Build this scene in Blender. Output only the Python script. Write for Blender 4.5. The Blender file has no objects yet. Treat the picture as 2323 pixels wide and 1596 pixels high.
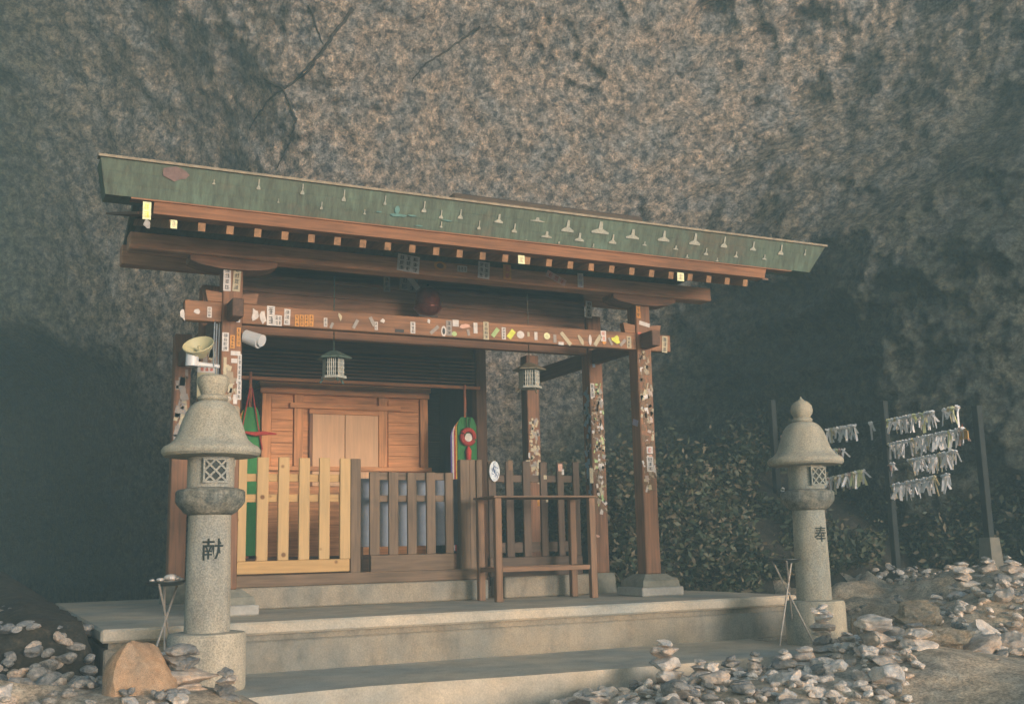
import bpy, math, random
import numpy as np
from mathutils import Vector, Matrix
R = math.radians
rng = random.Random(7)
scene = bpy.context.scene
COL = scene.collection

# ------------------------------------------------------------------ camera
FW, FH, FPX = 2322.0, 1596.0, 2486.0            # measuring frame of the photograph
CP = Vector((-1.723, -8.955, 0.493))
YAW, PITCH, ROLL = R(25.963), R(10.004), R(-1.284)
_f = Vector((math.sin(YAW)*math.cos(PITCH), math.cos(YAW)*math.cos(PITCH), math.sin(PITCH)))
_r0 = Vector((math.cos(YAW), -math.sin(YAW), 0)); _u0 = _r0.cross(_f)
CR = _r0*math.cos(ROLL) + _u0*math.sin(ROLL)
CU = -_r0*math.sin(ROLL) + _u0*math.cos(ROLL)
cam = bpy.data.cameras.new('camera'); cam.sensor_width = 36; cam.lens = FPX/FW*36; cam.clip_end = 400; cam.clip_start = 0.05
co = bpy.data.objects.new('camera', cam); COL.objects.link(co)
m = Matrix((CR, CU, -_f)).transposed().to_4x4(); m.translation = CP
co.matrix_world = m
scene.camera = co

def at(u, v, X=None, Y=None, Z=None):
    """measured point of the photograph -> point on a real plane of the scene"""
    d = CR*((u-FW/2)/FPX) - CU*((v-FH/2)/FPX) + _f
    if Y is not None: t = (Y-CP.y)/d.y
    elif X is not None: t = (X-CP.x)/d.x
    else: t = (Z-CP.z)/d.z
    return CP + d*t

# ------------------------------------------------------------------ light
SUN_AZ, SUN_EL = R(15), R(3.4)                    # azimuth from -Y towards +X
sd = Vector((math.sin(SUN_AZ)*math.cos(SUN_EL), -math.cos(SUN_AZ)*math.cos(SUN_EL), math.sin(SUN_EL)))
w = bpy.data.worlds.new('World'); scene.world = w; w.use_nodes = True
nt = w.node_tree; bg = nt.nodes['Background']
sky = nt.nodes.new('ShaderNodeTexSky'); sky.sky_type = 'NISHITA'; sky.sun_disc = False
sky.sun_elevation = SUN_EL; sky.sun_rotation = math.atan2(sd.x, sd.y)
sky.air_density = 1.0; sky.dust_density = 1.5
nt.links.new(sky.outputs[0], bg.inputs[0]); bg.inputs[1].default_value = 0.15
sl = bpy.data.lights.new('sun', 'SUN'); sl.energy = 2.1; sl.angle = R(20); sl.color = (1.0, 0.93, 0.87)
so = bpy.data.objects.new('sun', sl); COL.objects.link(so)
so.rotation_euler = sd.to_track_quat('Z', 'Y').to_euler()
vs = scene.view_settings; vs.view_transform = 'Standard'; vs.look = 'None'; vs.gamma = 1; vs.exposure = 1.93
scene.cycles.max_bounces = 6; scene.cycles.volume_bounces = 0

# ------------------------------------------------------------------ materials
def newmat(name):
    mt = bpy.data.materials.new(name); mt.use_nodes = True
    return mt, mt.node_tree, mt.node_tree.nodes['Principled BSDF']
_mc = {}
def plain(name, col, rough=0.7, metal=0.0, var=0.25, scale=9.0, bump=0.25):
    if name in _mc: return _mc[name]
    mt, t, b = newmat(name)
    tc = t.nodes.new('ShaderNodeTexCoord'); n = t.nodes.new('ShaderNodeTexNoise')
    n.inputs['Scale'].default_value = scale; n.inputs['Detail'].default_value = 7; n.inputs['Roughness'].default_value = .65
    t.links.new(tc.outputs['Object'], n.inputs['Vector'])
    cr = t.nodes.new('ShaderNodeValToRGB'); e = cr.color_ramp.elements
    e[0].position = .3; e[1].position = .72
    e[0].color = tuple(c*(1-var) for c in col)+(1,); e[1].color = tuple(min(1, c*(1+var)) for c in col)+(1,)
    t.links.new(n.outputs['Fac'], cr.inputs['Fac']); t.links.new(cr.outputs['Color'], b.inputs['Base Color'])
    b.inputs['Roughness'].default_value = rough; b.inputs['Metallic'].default_value = metal
    if bump:
        bp = t.nodes.new('ShaderNodeBump'); bp.inputs['Strength'].default_value = bump; bp.inputs['Distance'].default_value = .01
        t.links.new(n.outputs['Fac'], bp.inputs['Height']); t.links.new(bp.outputs['Normal'], b.inputs['Normal'])
    _mc[name] = mt; return mt
def wood(name, col, axis=2, var=.4, knots=False):
    key = name+'xyz'[axis]
    if key in _mc: return _mc[key]
    mt, t, b = newmat(key)
    tc = t.nodes.new('ShaderNodeTexCoord'); mp = t.nodes.new('ShaderNodeMapping')
    s = [26, 26, 26]; s[axis] = 1.6; mp.inputs['Scale'].default_value = s
    t.links.new(tc.outputs['Object'], mp.inputs['Vector'])
    n = t.nodes.new('ShaderNodeTexNoise'); n.inputs['Scale'].default_value = 1.5; n.inputs['Detail'].default_value = 8; n.inputs['Distortion'].default_value = .6
    t.links.new(mp.outputs['Vector'], n.inputs['Vector'])
    n2 = t.nodes.new('ShaderNodeTexNoise'); n2.inputs['Scale'].default_value = 2.3; n2.inputs['Detail'].default_value = 5
    t.links.new(tc.outputs['Object'], n2.inputs['Vector'])
    mx = t.nodes.new('ShaderNodeMath'); mx.operation = 'MULTIPLY_ADD'; mx.inputs[1].default_value = .6
    ml = t.nodes.new('ShaderNodeMath'); ml.operation = 'MULTIPLY'; ml.inputs[1].default_value = .4
    t.links.new(n.outputs['Fac'], mx.inputs[0]); t.links.new(n2.outputs['Fac'], ml.inputs[0]); t.links.new(ml.outputs[0], mx.inputs[2])
    cr = t.nodes.new('ShaderNodeValToRGB'); e = cr.color_ramp.elements
    e[0].position = .36; e[1].position = .64
    e[0].color = tuple(c*(1-var) for c in col)+(1,); e[1].color = tuple(min(1, c*(1+var)) for c in col)+(1,)
    t.links.new(mx.outputs[0], cr.inputs['Fac'])
    out = cr.outputs['Color']
    if knots:
        v = t.nodes.new('ShaderNodeTexVoronoi'); v.inputs['Scale'].default_value = 5.5
        t.links.new(tc.outputs['Object'], v.inputs['Vector'])
        c2 = t.nodes.new('ShaderNodeValToRGB'); c2.color_ramp.elements[0].position = .08; c2.color_ramp.elements[1].position = .14
        c2.color_ramp.elements[0].color = (.35, .22, .13, 1); c2.color_ramp.elements[1].color = (1, 1, 1, 1)
        t.links.new(v.outputs['Distance'], c2.inputs['Fac'])
        mm = t.nodes.new('ShaderNodeMixRGB'); mm.blend_type = 'MULTIPLY'; mm.inputs[0].default_value = 1
        t.links.new(out, mm.inputs[1]); t.links.new(c2.outputs['Color'], mm.inputs[2]); out = mm.outputs[0]
    t.links.new(out, b.inputs['Base Color']); b.inputs['Roughness'].default_value = .72
    bp = t.nodes.new('ShaderNodeBump'); bp.inputs['Strength'].default_value = .35; bp.inputs['Distance'].default_value = .004
    t.links.new(mx.outputs[0], bp.inputs['Height']); t.links.new(bp.outputs['Normal'], b.inputs['Normal'])
    _mc[key] = mt; return mt
def rockmat(name, c1, c2, c3, scale=2.2, stretch=(1, 1, 1), bump=.6, dist=.06, p=(.36, .5, .66), cracks=False, flank=False, speck=55, spk=1.0):
    if name in _mc: return _mc[name]
    mt, t, b = newmat(name)
    tc = t.nodes.new('ShaderNodeTexCoord'); mp = t.nodes.new('ShaderNodeMapping'); mp.inputs['Scale'].default_value = stretch
    mp.inputs['Rotation'].default_value = (0, R(32), R(10)) if cracks else (0, 0, 0)
    t.links.new(tc.outputs['Object'], mp.inputs['Vector'])
    n = t.nodes.new('ShaderNodeTexNoise'); n.inputs['Scale'].default_value = scale; n.inputs['Detail'].default_value = 12; n.inputs['Roughness'].default_value = .74; n.inputs['Distortion'].default_value = 0
    t.links.new(mp.outputs['Vector'], n.inputs['Vector'])
    cr = t.nodes.new('ShaderNodeValToRGB'); e = cr.color_ramp.elements
    e[0].position = p[0]; e[0].color = c1+(1,); e[1].position = p[2]; e[1].color = c3+(1,)
    q = e.new(p[1]); q.color = c2+(1,)
    t.links.new(n.outputs['Fac'], cr.inputs['Fac'])
    out = cr.outputs['Color']; h = n.outputs['Fac']
    # second, broader hue drift between ochre and blue grey
    n2 = t.nodes.new('ShaderNodeTexNoise'); n2.inputs['Scale'].default_value = scale*.32; n2.inputs['Detail'].default_value = 6
    t.links.new(mp.outputs['Vector'], n2.inputs['Vector'])
    c2r = t.nodes.new('ShaderNodeValToRGB'); k = c2r.color_ramp.elements
    k[0].position = .36; k[0].color = (.64, .72, .80, 1); k[1].position = .60; k[1].color = (1.16, 1.03, .90, 1)
    t.links.new(n2.outputs['Fac'], c2r.inputs['Fac'])
    mm = t.nodes.new('ShaderNodeMixRGB'); mm.blend_type = 'MULTIPLY'; mm.inputs[0].default_value = .8
    t.links.new(out, mm.inputs[1]); t.links.new(c2r.outputs['Color'], mm.inputs[2]); out = mm.outputs[0]
    if cracks:
        v = t.nodes.new('ShaderNodeTexVoronoi'); v.inputs['Scale'].default_value = scale*1.6; v.feature = 'F1'
        nd = t.nodes.new('ShaderNodeMixRGB'); nd.blend_type = 'ADD'; nd.inputs[0].default_value = .5
        t.links.new(mp.outputs['Vector'], nd.inputs[1]); t.links.new(n.outputs['Color'], nd.inputs[2])
        t.links.new(nd.outputs[0], v.inputs['Vector'])
        c3r = t.nodes.new('ShaderNodeValToRGB'); k = c3r.color_ramp.elements
        k[0].position = 0.25; k[0].color = (1.12, 1.12, 1.12, 1); k[1].position = .75; k[1].color = (.72, .73, .76, 1)
        t.links.new(v.outputs['Distance'], c3r.inputs['Fac'])
        m3 = t.nodes.new('ShaderNodeMixRGB'); m3.blend_type = 'MULTIPLY'; m3.inputs[0].default_value = .8
        t.links.new(out, m3.inputs[1]); t.links.new(c3r.outputs['Color'], m3.inputs[2]); out = m3.outputs[0]
        sb = t.nodes.new('ShaderNodeMath'); sb.operation = 'SUBTRACT'; t.links.new(n.outputs['Fac'], sb.inputs[0]); t.links.new(v.outputs['Distance'], sb.inputs[1]); h = sb.outputs[0]
    if flank:    # shade painted into both flanks, over mossy rock at right; edge broken by noise
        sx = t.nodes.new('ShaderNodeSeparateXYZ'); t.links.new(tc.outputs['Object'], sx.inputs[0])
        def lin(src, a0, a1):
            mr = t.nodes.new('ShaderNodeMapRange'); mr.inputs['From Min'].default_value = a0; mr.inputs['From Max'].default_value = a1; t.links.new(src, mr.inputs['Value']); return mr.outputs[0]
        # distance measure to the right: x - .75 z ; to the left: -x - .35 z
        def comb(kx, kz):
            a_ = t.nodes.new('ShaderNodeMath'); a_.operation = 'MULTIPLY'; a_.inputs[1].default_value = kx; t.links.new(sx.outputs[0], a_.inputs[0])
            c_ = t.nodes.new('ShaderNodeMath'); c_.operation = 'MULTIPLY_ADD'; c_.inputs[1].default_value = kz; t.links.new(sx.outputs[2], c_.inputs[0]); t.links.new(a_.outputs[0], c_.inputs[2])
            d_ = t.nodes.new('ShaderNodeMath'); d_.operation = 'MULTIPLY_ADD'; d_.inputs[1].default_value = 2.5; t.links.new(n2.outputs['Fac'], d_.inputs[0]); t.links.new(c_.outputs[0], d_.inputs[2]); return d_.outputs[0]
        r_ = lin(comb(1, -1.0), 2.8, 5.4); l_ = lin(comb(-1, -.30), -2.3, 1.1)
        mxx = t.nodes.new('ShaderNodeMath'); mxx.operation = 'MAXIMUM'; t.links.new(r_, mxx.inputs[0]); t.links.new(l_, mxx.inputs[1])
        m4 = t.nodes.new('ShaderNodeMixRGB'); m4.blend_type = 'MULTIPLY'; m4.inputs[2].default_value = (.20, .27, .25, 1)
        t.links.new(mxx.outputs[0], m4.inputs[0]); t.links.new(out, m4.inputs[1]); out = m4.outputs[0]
    ns = t.nodes.new('ShaderNodeTexNoise'); ns.inputs['Scale'].default_value = speck; ns.inputs['Detail'].default_value = 3; ns.inputs['Roughness'].default_value = .8
    t.links.new(tc.outputs['Object'], ns.inputs['Vector'])
    c5 = t.nodes.new('ShaderNodeValToRGB'); k = c5.color_ramp.elements; k[0].position = .36; k[0].color = (.55, .57, .6, 1); k[1].position = .64; k[1].color = (1.4, 1.38, 1.34, 1)
    t.links.new(ns.outputs['Fac'], c5.inputs['Fac']); m5 = t.nodes.new('ShaderNodeMixRGB'); m5.blend_type = 'MULTIPLY'; m5.inputs[0].default_value = spk
    t.links.new(out, m5.inputs[1]); t.links.new(c5.outputs['Color'], m5.inputs[2]); out = m5.outputs[0]
    t.links.new(out, b.inputs['Base Color']); b.inputs['Roughness'].default_value = .9
    bp = t.nodes.new('ShaderNodeBump'); bp.inputs['Strength'].default_value = bump; bp.inputs['Distance'].default_value = dist
    t.links.new(h, bp.inputs['Height']); t.links.new(bp.outputs['Normal'], b.inputs['Normal'])
    _mc[name] = mt; return mt

# ------------------------------------------------------------------ mesh helpers
class MB:
    def __init__(s): s.v = []; s.f = []; s.m = []; s.mi = 0
    def add(s, vs_, fs):
        o = len(s.v); s.v += [tuple(p) for p in vs_]; s.f += [tuple(i+o for i in f) for f in fs]; s.m += [s.mi]*len(fs); return s
    def box(s, x0, y0, z0, x1, y1, z1, bev=0.0):
        b = min(bev, (x1-x0)/3, (y1-y0)/3, (z1-z0)/3)
        if b <= 0:
            return s.add([(x0,y0,z0),(x1,y0,z0),(x1,y1,z0),(x0,y1,z0),(x0,y0,z1),(x1,y0,z1),(x1,y1,z1),(x0,y1,z1)],
                  [(0,3,2,1),(4,5,6,7),(0,1,5,4),(1,2,6,5),(2,3,7,6),(3,0,4,7)])
        # chamfered along all vertical and horizontal edges (rounded rings)
        def ring(i, z): return [(x0+i,y0+b,z),(x0+b,y0+i,z),(x1-b,y0+i,z),(x1-i,y0+b,z),(x1-i,y1-b,z),(x1-b,y1-i,z),(x0+b,y1-i,z),(x0+i,y1-b,z)]
        vv = ring(b, z0)+ring(0, z0+b)+ring(0, z1-b)+ring(b, z1)
        ff = [tuple(range(7,-1,-1)), tuple(range(24, 32))]
        for k in range(3):
            for i in range(8):
                j = (i+1) % 8; ff.append((k*8+i, k*8+j, k*8+8+j, k*8+8+i))
        return s.add(vv, ff)
    def obox(s, c, ax, ay, az):           # centre and three half axes
        c, ax, ay, az = map(Vector, (c, ax, ay, az)); vv = []
        for k in (-1, 1):
            for i, j in ((-1,-1),(1,-1),(1,1),(-1,1)): vv.append(c+ax*i+ay*j+az*k)
        return s.add(vv, [(0,3,2,1),(4,5,6,7),(0,1,5,4),(1,2,6,5),(2,3,7,6),(3,0,4,7)])
    def bar(s, a, b, w_, h_, up=(0,0,1)):
        a, b = Vector(a), Vector(b); d = (b-a); l = d.length; d.normalize(); u = Vector(up)
        if abs(d.dot(u)) > .95: u = Vector((0,1,0))
        sx = d.cross(u).normalized(); u = sx.cross(d)
        return s.obox((a+b)/2, sx*w_/2, d*l/2, u*h_/2)
    def tube(s, pts, r, n=10, cap=True):
        pts = [Vector(p) for p in pts]; rs = r if isinstance(r, (list, tuple)) else [r]*len(pts)
        vv = []; ff = []; k = len(pts)
        for i, p in enumerate(pts):
            d = (pts[min(i+1,k-1)]-pts[max(i-1,0)]).normalized(); u = Vector((0,0,1)) if abs(d.z) < .9 else Vector((1,0,0))
            a = d.cross(u).normalized(); b = d.cross(a)
            for j in range(n):
                t = 2*math.pi*j/n; vv.append(p+(a*math.cos(t)+b*math.sin(t))*rs[i])
        for i in range(k-1):
            for j in range(n):
                q = (j+1) % n; ff.append((i*n+j, i*n+q, (i+1)*n+q, (i+1)*n+j))
        if cap: ff += [tuple(range(n-1,-1,-1)), tuple(range((k-1)*n, k*n))]
        return s.add(vv, ff)
    def lathe(s, c, prof, n=40, jit=0.0):
        c = Vector(c); vv = []; ff = []; k = len(prof)
        for r, z in prof:
            for j in range(n):
                t = 2*math.pi*j/n; rr = r*(1+jit*math.sin(3*t+z*9)*.5)
                vv.append((c.x+rr*math.cos(t), c.y+rr*math.sin(t), c.z+z))
        for i in range(k-1):
            for j in range(n):
                q = (j+1) % n; ff.append((i*n+j, i*n+q, (i+1)*n+q, (i+1)*n+j))
        ff += [tuple(range(n-1,-1,-1)), tuple(range((k-1)*n, k*n))]
        return s.add(vv, ff)
    def prism(s, poly, d, off):           # polygon of 3-D points swept by vector
        n = len(poly); d = Vector(off)
        vv = [Vector(p) for p in poly]+[Vector(p)+d for p in poly]
        ff = [tuple(range(n-1,-1,-1)), tuple(range(n, 2*n))]+[(i, (i+1)%n, n+(i+1)%n, n+i) for i in range(n)]
        return s.add(vv, ff)
    def build(s, name, mat, parent=None, smooth=False, **tags):
        org = Vector((0,0,0)); p = parent
        while p is not None: org += Vector(p.location); p = p.parent
        me = bpy.data.meshes.new(name)
        me.from_pydata([(x-org.x, y-org.y, z-org.z) for x, y, z in s.v], [], s.f)
        for mt in (mat if isinstance(mat, (list, tuple)) else [mat]): me.materials.append(mt)
        me.polygons.foreach_set('material_index', s.m)
        if smooth:
            me.polygons.foreach_set('use_smooth', [True]*len(s.f))
        me.update()
        import bmesh
        bm = bmesh.new(); bm.from_mesh(me); bmesh.ops.recalc_face_normals(bm, faces=bm.faces); bm.to_mesh(me); bm.free()
        if smooth: me.set_sharp_from_angle(angle=R(38))
        o = bpy.data.objects.new(name, me); COL.objects.link(o)
        if parent is not None: o.parent = parent
        for k_, v_ in tags.items(): o[k_] = v_
        return o
def thing(name, label, cat, loc, group=None):
    o = bpy.data.objects.new(name, None); COL.objects.link(o); o.location = loc; o.empty_display_size = .1
    o['label'] = label; o['category'] = cat
    if group: o['group'] = group
    return o
def copy_tree(o, parent=None):
    c = o.copy(); COL.objects.link(c)
    if parent is not None: c.parent = parent
    for ch in list(o.children): copy_tree(ch, c)
    return c

# value noise on arrays
def _hash(ix, iy, iz, seed):
    h = (ix.astype(np.int64)*374761393 + iy.astype(np.int64)*668265263 + iz.astype(np.int64)*2147483647 + seed*1274126177) & 0xffffffff
    h = ((h ^ (h >> 13))*1274126177) & 0xffffffff
    return ((h ^ (h >> 16)) & 0xffff)/65535.0*2-1
def vnoise(p, seed=0):
    i = np.floor(p); f = p-i; f = f*f*(3-2*f); r = 0
    for dx in (0, 1):
        for dy in (0, 1):
            for dz in (0, 1):
                wgt = (f[:,0] if dx else 1-f[:,0])*(f[:,1] if dy else 1-f[:,1])*(f[:,2] if dz else 1-f[:,2])
                r = r + wgt*_hash(i[:,0]+dx, i[:,1]+dy, i[:,2]+dz, seed)
    return r
def fbm(p, oct_=5, lac=2.03, gain=.5, seed=0, ridge=False):
    a = 1; r = 0
    for k in range(oct_):
        n = vnoise(p, seed+k*17)
        if ridge: n = .6-np.abs(n)*1.6
        r = r + a*n; p = p*lac+3.7; a *= gain
    return r
def sstep(a, b, x):
    t = np.clip((x-a)/(b-a), 0, 1); return t*t*(3-2*t)

# ------------------------------------------------------------------ rock wall (the overhanging cliff)
def rock_wall():
    na, ne = 640, 330
    A = np.radians(np.linspace(-45, 83, na)); E = np.radians(np.linspace(-9, 60, ne))
    AA, EE = np.meshgrid(A, E, indexing='ij'); a = np.degrees(AA).ravel(); e = EE.ravel(); ar = AA.ravel()
    hi = sstep(22, 40, np.degrees(e))
    D = 9.8 + hi*4.0*sstep(2, 55, a) - (1-hi)*1.6*sstep(34, 60, a) + 7.5*(1-sstep(-17, 10, a)) + 2.2*sstep(66, 80, a)
    H = 12.5 + 0*a
    n = 1.75
    r = 1/((np.cos(e)/D)**n+(np.abs(np.sin(e))/H)**n)**(1/n)
    z0 = r*np.sin(e)+.3
    # dark recess at the left under an overhanging lip, a shallower one behind the right corner of the roof
    lip = 3.7+.25*np.sin(a*.4)
    cav = (1-sstep(-9, -1.5, a+ (z0-2)*.3))*(1-sstep(lip-.9, lip+.5, z0))
    r = r + 4.5*cav
    P = np.stack([1+r*np.cos(e)*np.sin(ar), -4+r*np.cos(e)*np.cos(ar), .3+r*np.sin(e)], 1)
    d = fbm(P*.33, 2, seed=3)*.26 + fbm(P*.95*np.array([1, 1, 1.3]), 5, seed=11, ridge=True)*.15 + fbm(P*3.6, 3, seed=29, ridge=True)*.055 + fbm(P*9, 2, seed=33)*.016
    # slanting ribs on the right part
    q = np.stack([(P[:,0]*.5-P[:,2]*.85), P[:,1]*.4, (P[:,0]*.85+P[:,2]*.5)*.25], 1)
    d += fbm(q*1.7, 4, seed=51, ridge=True)*.2*sstep(22, 45, a)
    r2 = r - d
    P = np.stack([1+r2*np.cos(e)*np.sin(ar), -4+r2*np.cos(e)*np.cos(ar), .3+r2*np.sin(e)], 1)
    idx = np.arange(na*ne).reshape(na, ne)
    F = np.stack([idx[:-1,:-1], idx[1:,:-1], idx[1:,1:], idx[:-1,1:]], -1).reshape(-1, 4)
    me = bpy.data.meshes.new('rock_wall'); me.from_pydata(P.tolist(), [], F.tolist())
    me.polygons.foreach_set('use_smooth', [True]*len(F))
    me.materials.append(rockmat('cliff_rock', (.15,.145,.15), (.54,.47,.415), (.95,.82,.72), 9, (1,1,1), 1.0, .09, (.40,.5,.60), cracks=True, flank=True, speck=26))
    o = bpy.data.objects.new('rock_wall', me); COL.objects.link(o); o['kind'] = 'structure'
rock_wall()

# ------------------------------------------------------------------ ground
import mathutils.bvhtree as bvht
_rm = bpy.data.objects['rock_wall'].data
ROCK = bvht.BVHTree.FromPolygons([v.co for v in _rm.vertices], [tuple(p.vertices) for p in _rm.polygons])
def gz(x, y):
    x = np.asarray(x, float); y = np.asarray(y, float)
    z = -.60 + .24*sstep(3.0, 4.5, x) + .18*(1-sstep(-.5, .3, x))
    z = z - .25*sstep(-4.5, -8, y)*0
    right = sstep(4.9, 5.7, x)
    z = z + right*(.32*sstep(-2.4, 0.3, y) + .25*sstep(0, 2.4, y) + .09*np.clip(x-5.5, 0, 6)*sstep(-3.2,-1, y))
    bank = sstep(4.1, 4.8, x)*sstep(.1, 2.4, y)
    z = z + bank*(.85+.1*np.clip(x-5,0,5)) + sstep(4.0, 4.6, x)*sstep(.5,1.2,y)*.35*(1-right)
    left = 1-sstep(-1.7, -1.0, x)
    z = z + left*(.12+.35*sstep(1, 5, y)) + (1-sstep(-1.0, -.93, x))*.30*sstep(-1.25, -.8, y)*sstep(-2.1, -1.3, x)
    # rubble mounds
    z = z + .17*np.exp(-np.abs((x-3.1)/1.45)**4-np.abs((y+3.0)/.75)**4) + .22*np.exp(-((x+.9)/.75)**2-((y+2.6)/.8)**2)
    z = z + .35*np.exp(-((x-5.9)/.75)**2-((y+2.4)/.6)**2) + .30*np.exp(-((x-6.9)/.8)**2-((y+1.8)/.8)**2)
    return z
def ground():
    xs = np.concatenate([np.linspace(-60, -5, 12), np.arange(-4.8, 11, .07), np.linspace(11.3, 60, 12)])
    ys = np.concatenate([np.linspace(-60, -6.5, 14), np.arange(-6.3, 5.5, .07), np.linspace(5.8, 25, 10)])
    X, Y = np.meshgrid(xs, ys, indexing='ij'); x = X.ravel(); y = Y.ravel(); z = gz(x, y)
    P = np.stack([x, y, z], 1)
    inner = (x > -4.9)&(x < 11)&(y > -6.4)&(y < 5.6)
    rough = .25+1.0*sstep(4.9, 5.8, x)*sstep(-2.2, -1.2, y) + .9*(1-sstep(-1.6, -.9, x))
    # keep the terrain below the paving and platform
    under = (x > -.90)&(x < 5.0)&(y > -2.3)&(y < 4.0)
    z2 = z + inner*(fbm(P*np.array([1.3,1.3,0])+9, 5, seed=5, ridge=True)*.09*rough + fbm(P*np.array([5,5,0]), 3, seed=8, ridge=True)*.035*rough)
    z2 = np.where(under & (x < 4.2), -.75, z2)
    P[:,2] = z2
    idx = np.arange(len(xs)*len(ys)).reshape(len(xs), len(ys))
    F = np.stack([idx[:-1,:-1], idx[1:,:-1], idx[1:,1:], idx[:-1,1:]], -1).reshape(-1, 4)
    me = bpy.data.meshes.new('ground'); me.from_pydata(P.tolist(), [], F.tolist())
    me.polygons.foreach_set('use_smooth', [True]*len(F))
    me.materials.append(rockmat('sandy_ground', (.20,.165,.125), (.42,.345,.265), (.62,.53,.42), 7, (1,1,1), .5, .03, (.35,.5,.66)))
    o = bpy.data.objects.new('ground', me); COL.objects.link(o); o['kind'] = 'structure'
ground()

CONC = rockmat('worn_concrete', (.36,.33,.28), (.47,.43,.365), (.56,.515,.44), 3.5, (1,1,1.3), .3, .012, (.34,.5,.68), speck=90, spk=.4)
CONC2 = rockmat('stained_concrete', (.20,.185,.155), (.29,.265,.22), (.37,.335,.28), 5, (1.1,1,.8), .4, .015, (.34,.48,.68), speck=80, spk=.45)
GRAN = rockmat('grey_granite', (.24,.23,.20), (.36,.345,.30), (.46,.44,.385), 6, (1,1,.4), .35, .006, (.32,.5,.68), speck=100, spk=.85)
GRAN2 = rockmat('mossy_granite', (.235,.225,.185), (.345,.33,.275), (.45,.43,.365), 6, (1,1,.6), .35, .008, (.32,.5,.68), speck=100, spk=.85)
# paving in front (slightly swinging kerb line), platform with nosing, plinth below the railing
kerb = [at(559,1582,Z=-.354), at(836,1555,Z=-.354), at(1207,1530,Z=-.354), at(1495,1508,Z=-.354), at(1800,1483,Z=-.354), at(2047,1460,Z=-.354)]
b = MB()
front = [(-.75, kerb[0].y-.02)]+[(p.x, p.y) for p in kerb]+[(5.9, -1.55), (5.9, -.95)]
poly = [(x, y, -.354) for x, y in front]+[(-.75, -.95, -.354)]
b.prism([(x, y, -.72) for x, y, _ in poly], None, (0,0,.366))
b.build('paving', CONC, kind='structure')
b = MB().box(-.91, -.95, -.75, 4.93, 3.9, -.135, .012); b.box(-.88, -.92, -.134, 4.90, 3.9, -.091); b.build('platform', CONC2, kind='structure')
b = MB().box(-.935, -.985, -.090, 4.955, 3.9, 0, .016); b.build('platform_slab', CONC, kind='structure')
b = MB().box(.19, .66, .003, 2.66, 1.0, .185, .012); b.box(2.83, .66, .003, 3.86, 1.0, .20, .012); b.build('plinth', CONC2, kind='structure')

# ------------------------------------------------------------------ pavilion
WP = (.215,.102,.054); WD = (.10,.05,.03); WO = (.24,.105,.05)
wz = lambda n='pavilion_wood', c=WP, a=2: wood(n, c, a)
PAV = thing('shrine_pavilion', 'open timber shrine pavilion under a green copper roof, its posts and beams covered in stickers', 'shrine', (2.08, 0, 0))
XS = (0.0, 4.0); YS = (0.0, .95, 2.42); PW = .163
PAPER = plain('sticker_paper', (.62,.58,.54), .7, var=.22, scale=30, bump=.1)
INK = plain('sticker_ink', (.02,.022,.025), .6, var=.3, bump=0)
STK = {}
def spaper(c):
    if c not in STK: STK[c] = plain('paper_%s' % c, dict(white=(.58,.54,.52), cream=(.46,.40,.28), grey=(.30,.27,.25), orange=(.60,.27,.06),
        yellow=(.66,.68,.10), lemon=(.70,.70,.42), green=(.38,.52,.24), red=(.55,.13,.08), pink=(.60,.36,.29), blue=(.22,.33,.45), lilac=(.38,.34,.48),
        black=(.03,.03,.035), brown=(.17,.10,.055), tan=(.32,.26,.19), pinky=(.42,.33,.29))[c], .7, var=.2, scale=25, bump=.1)
    return STK[c]
def glyphs(b, O, ax, ay, nrm, w_, h_, cols, rows, seed=0, lw=.10):
    """brush-like marks in a grid of cells on a sticker (w_ x h_ half sizes)"""
    g = random.Random(seed)
    for i in range(cols):
        for j in range(rows):
            cx = (-1+2*(i+.5)/cols)*w_; cy = (-1+2*(j+.5)/rows)*h_
            cw = w_/cols*.74; ch = h_/rows*.78
            for k in range(4):
                yy = cy+ch*(-.8+.53*k)+g.uniform(-.1,.1)*ch; l = cw*g.uniform(.5,1)
                b.obox(O+ax*(cx+g.uniform(-.1,.1)*cw)+ay*yy+nrm*.0018, ax*l, ay*ch*lw, nrm*.0006)
            for k in range(2):
                b.obox(O+ax*(cx+cw*g.uniform(-.7,.7))+ay*(cy+ch*g.uniform(-.2,.2))+nrm*.0018, ax*cw*lw, ay*ch*g.uniform(.5,.95), nrm*.00065)
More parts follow.
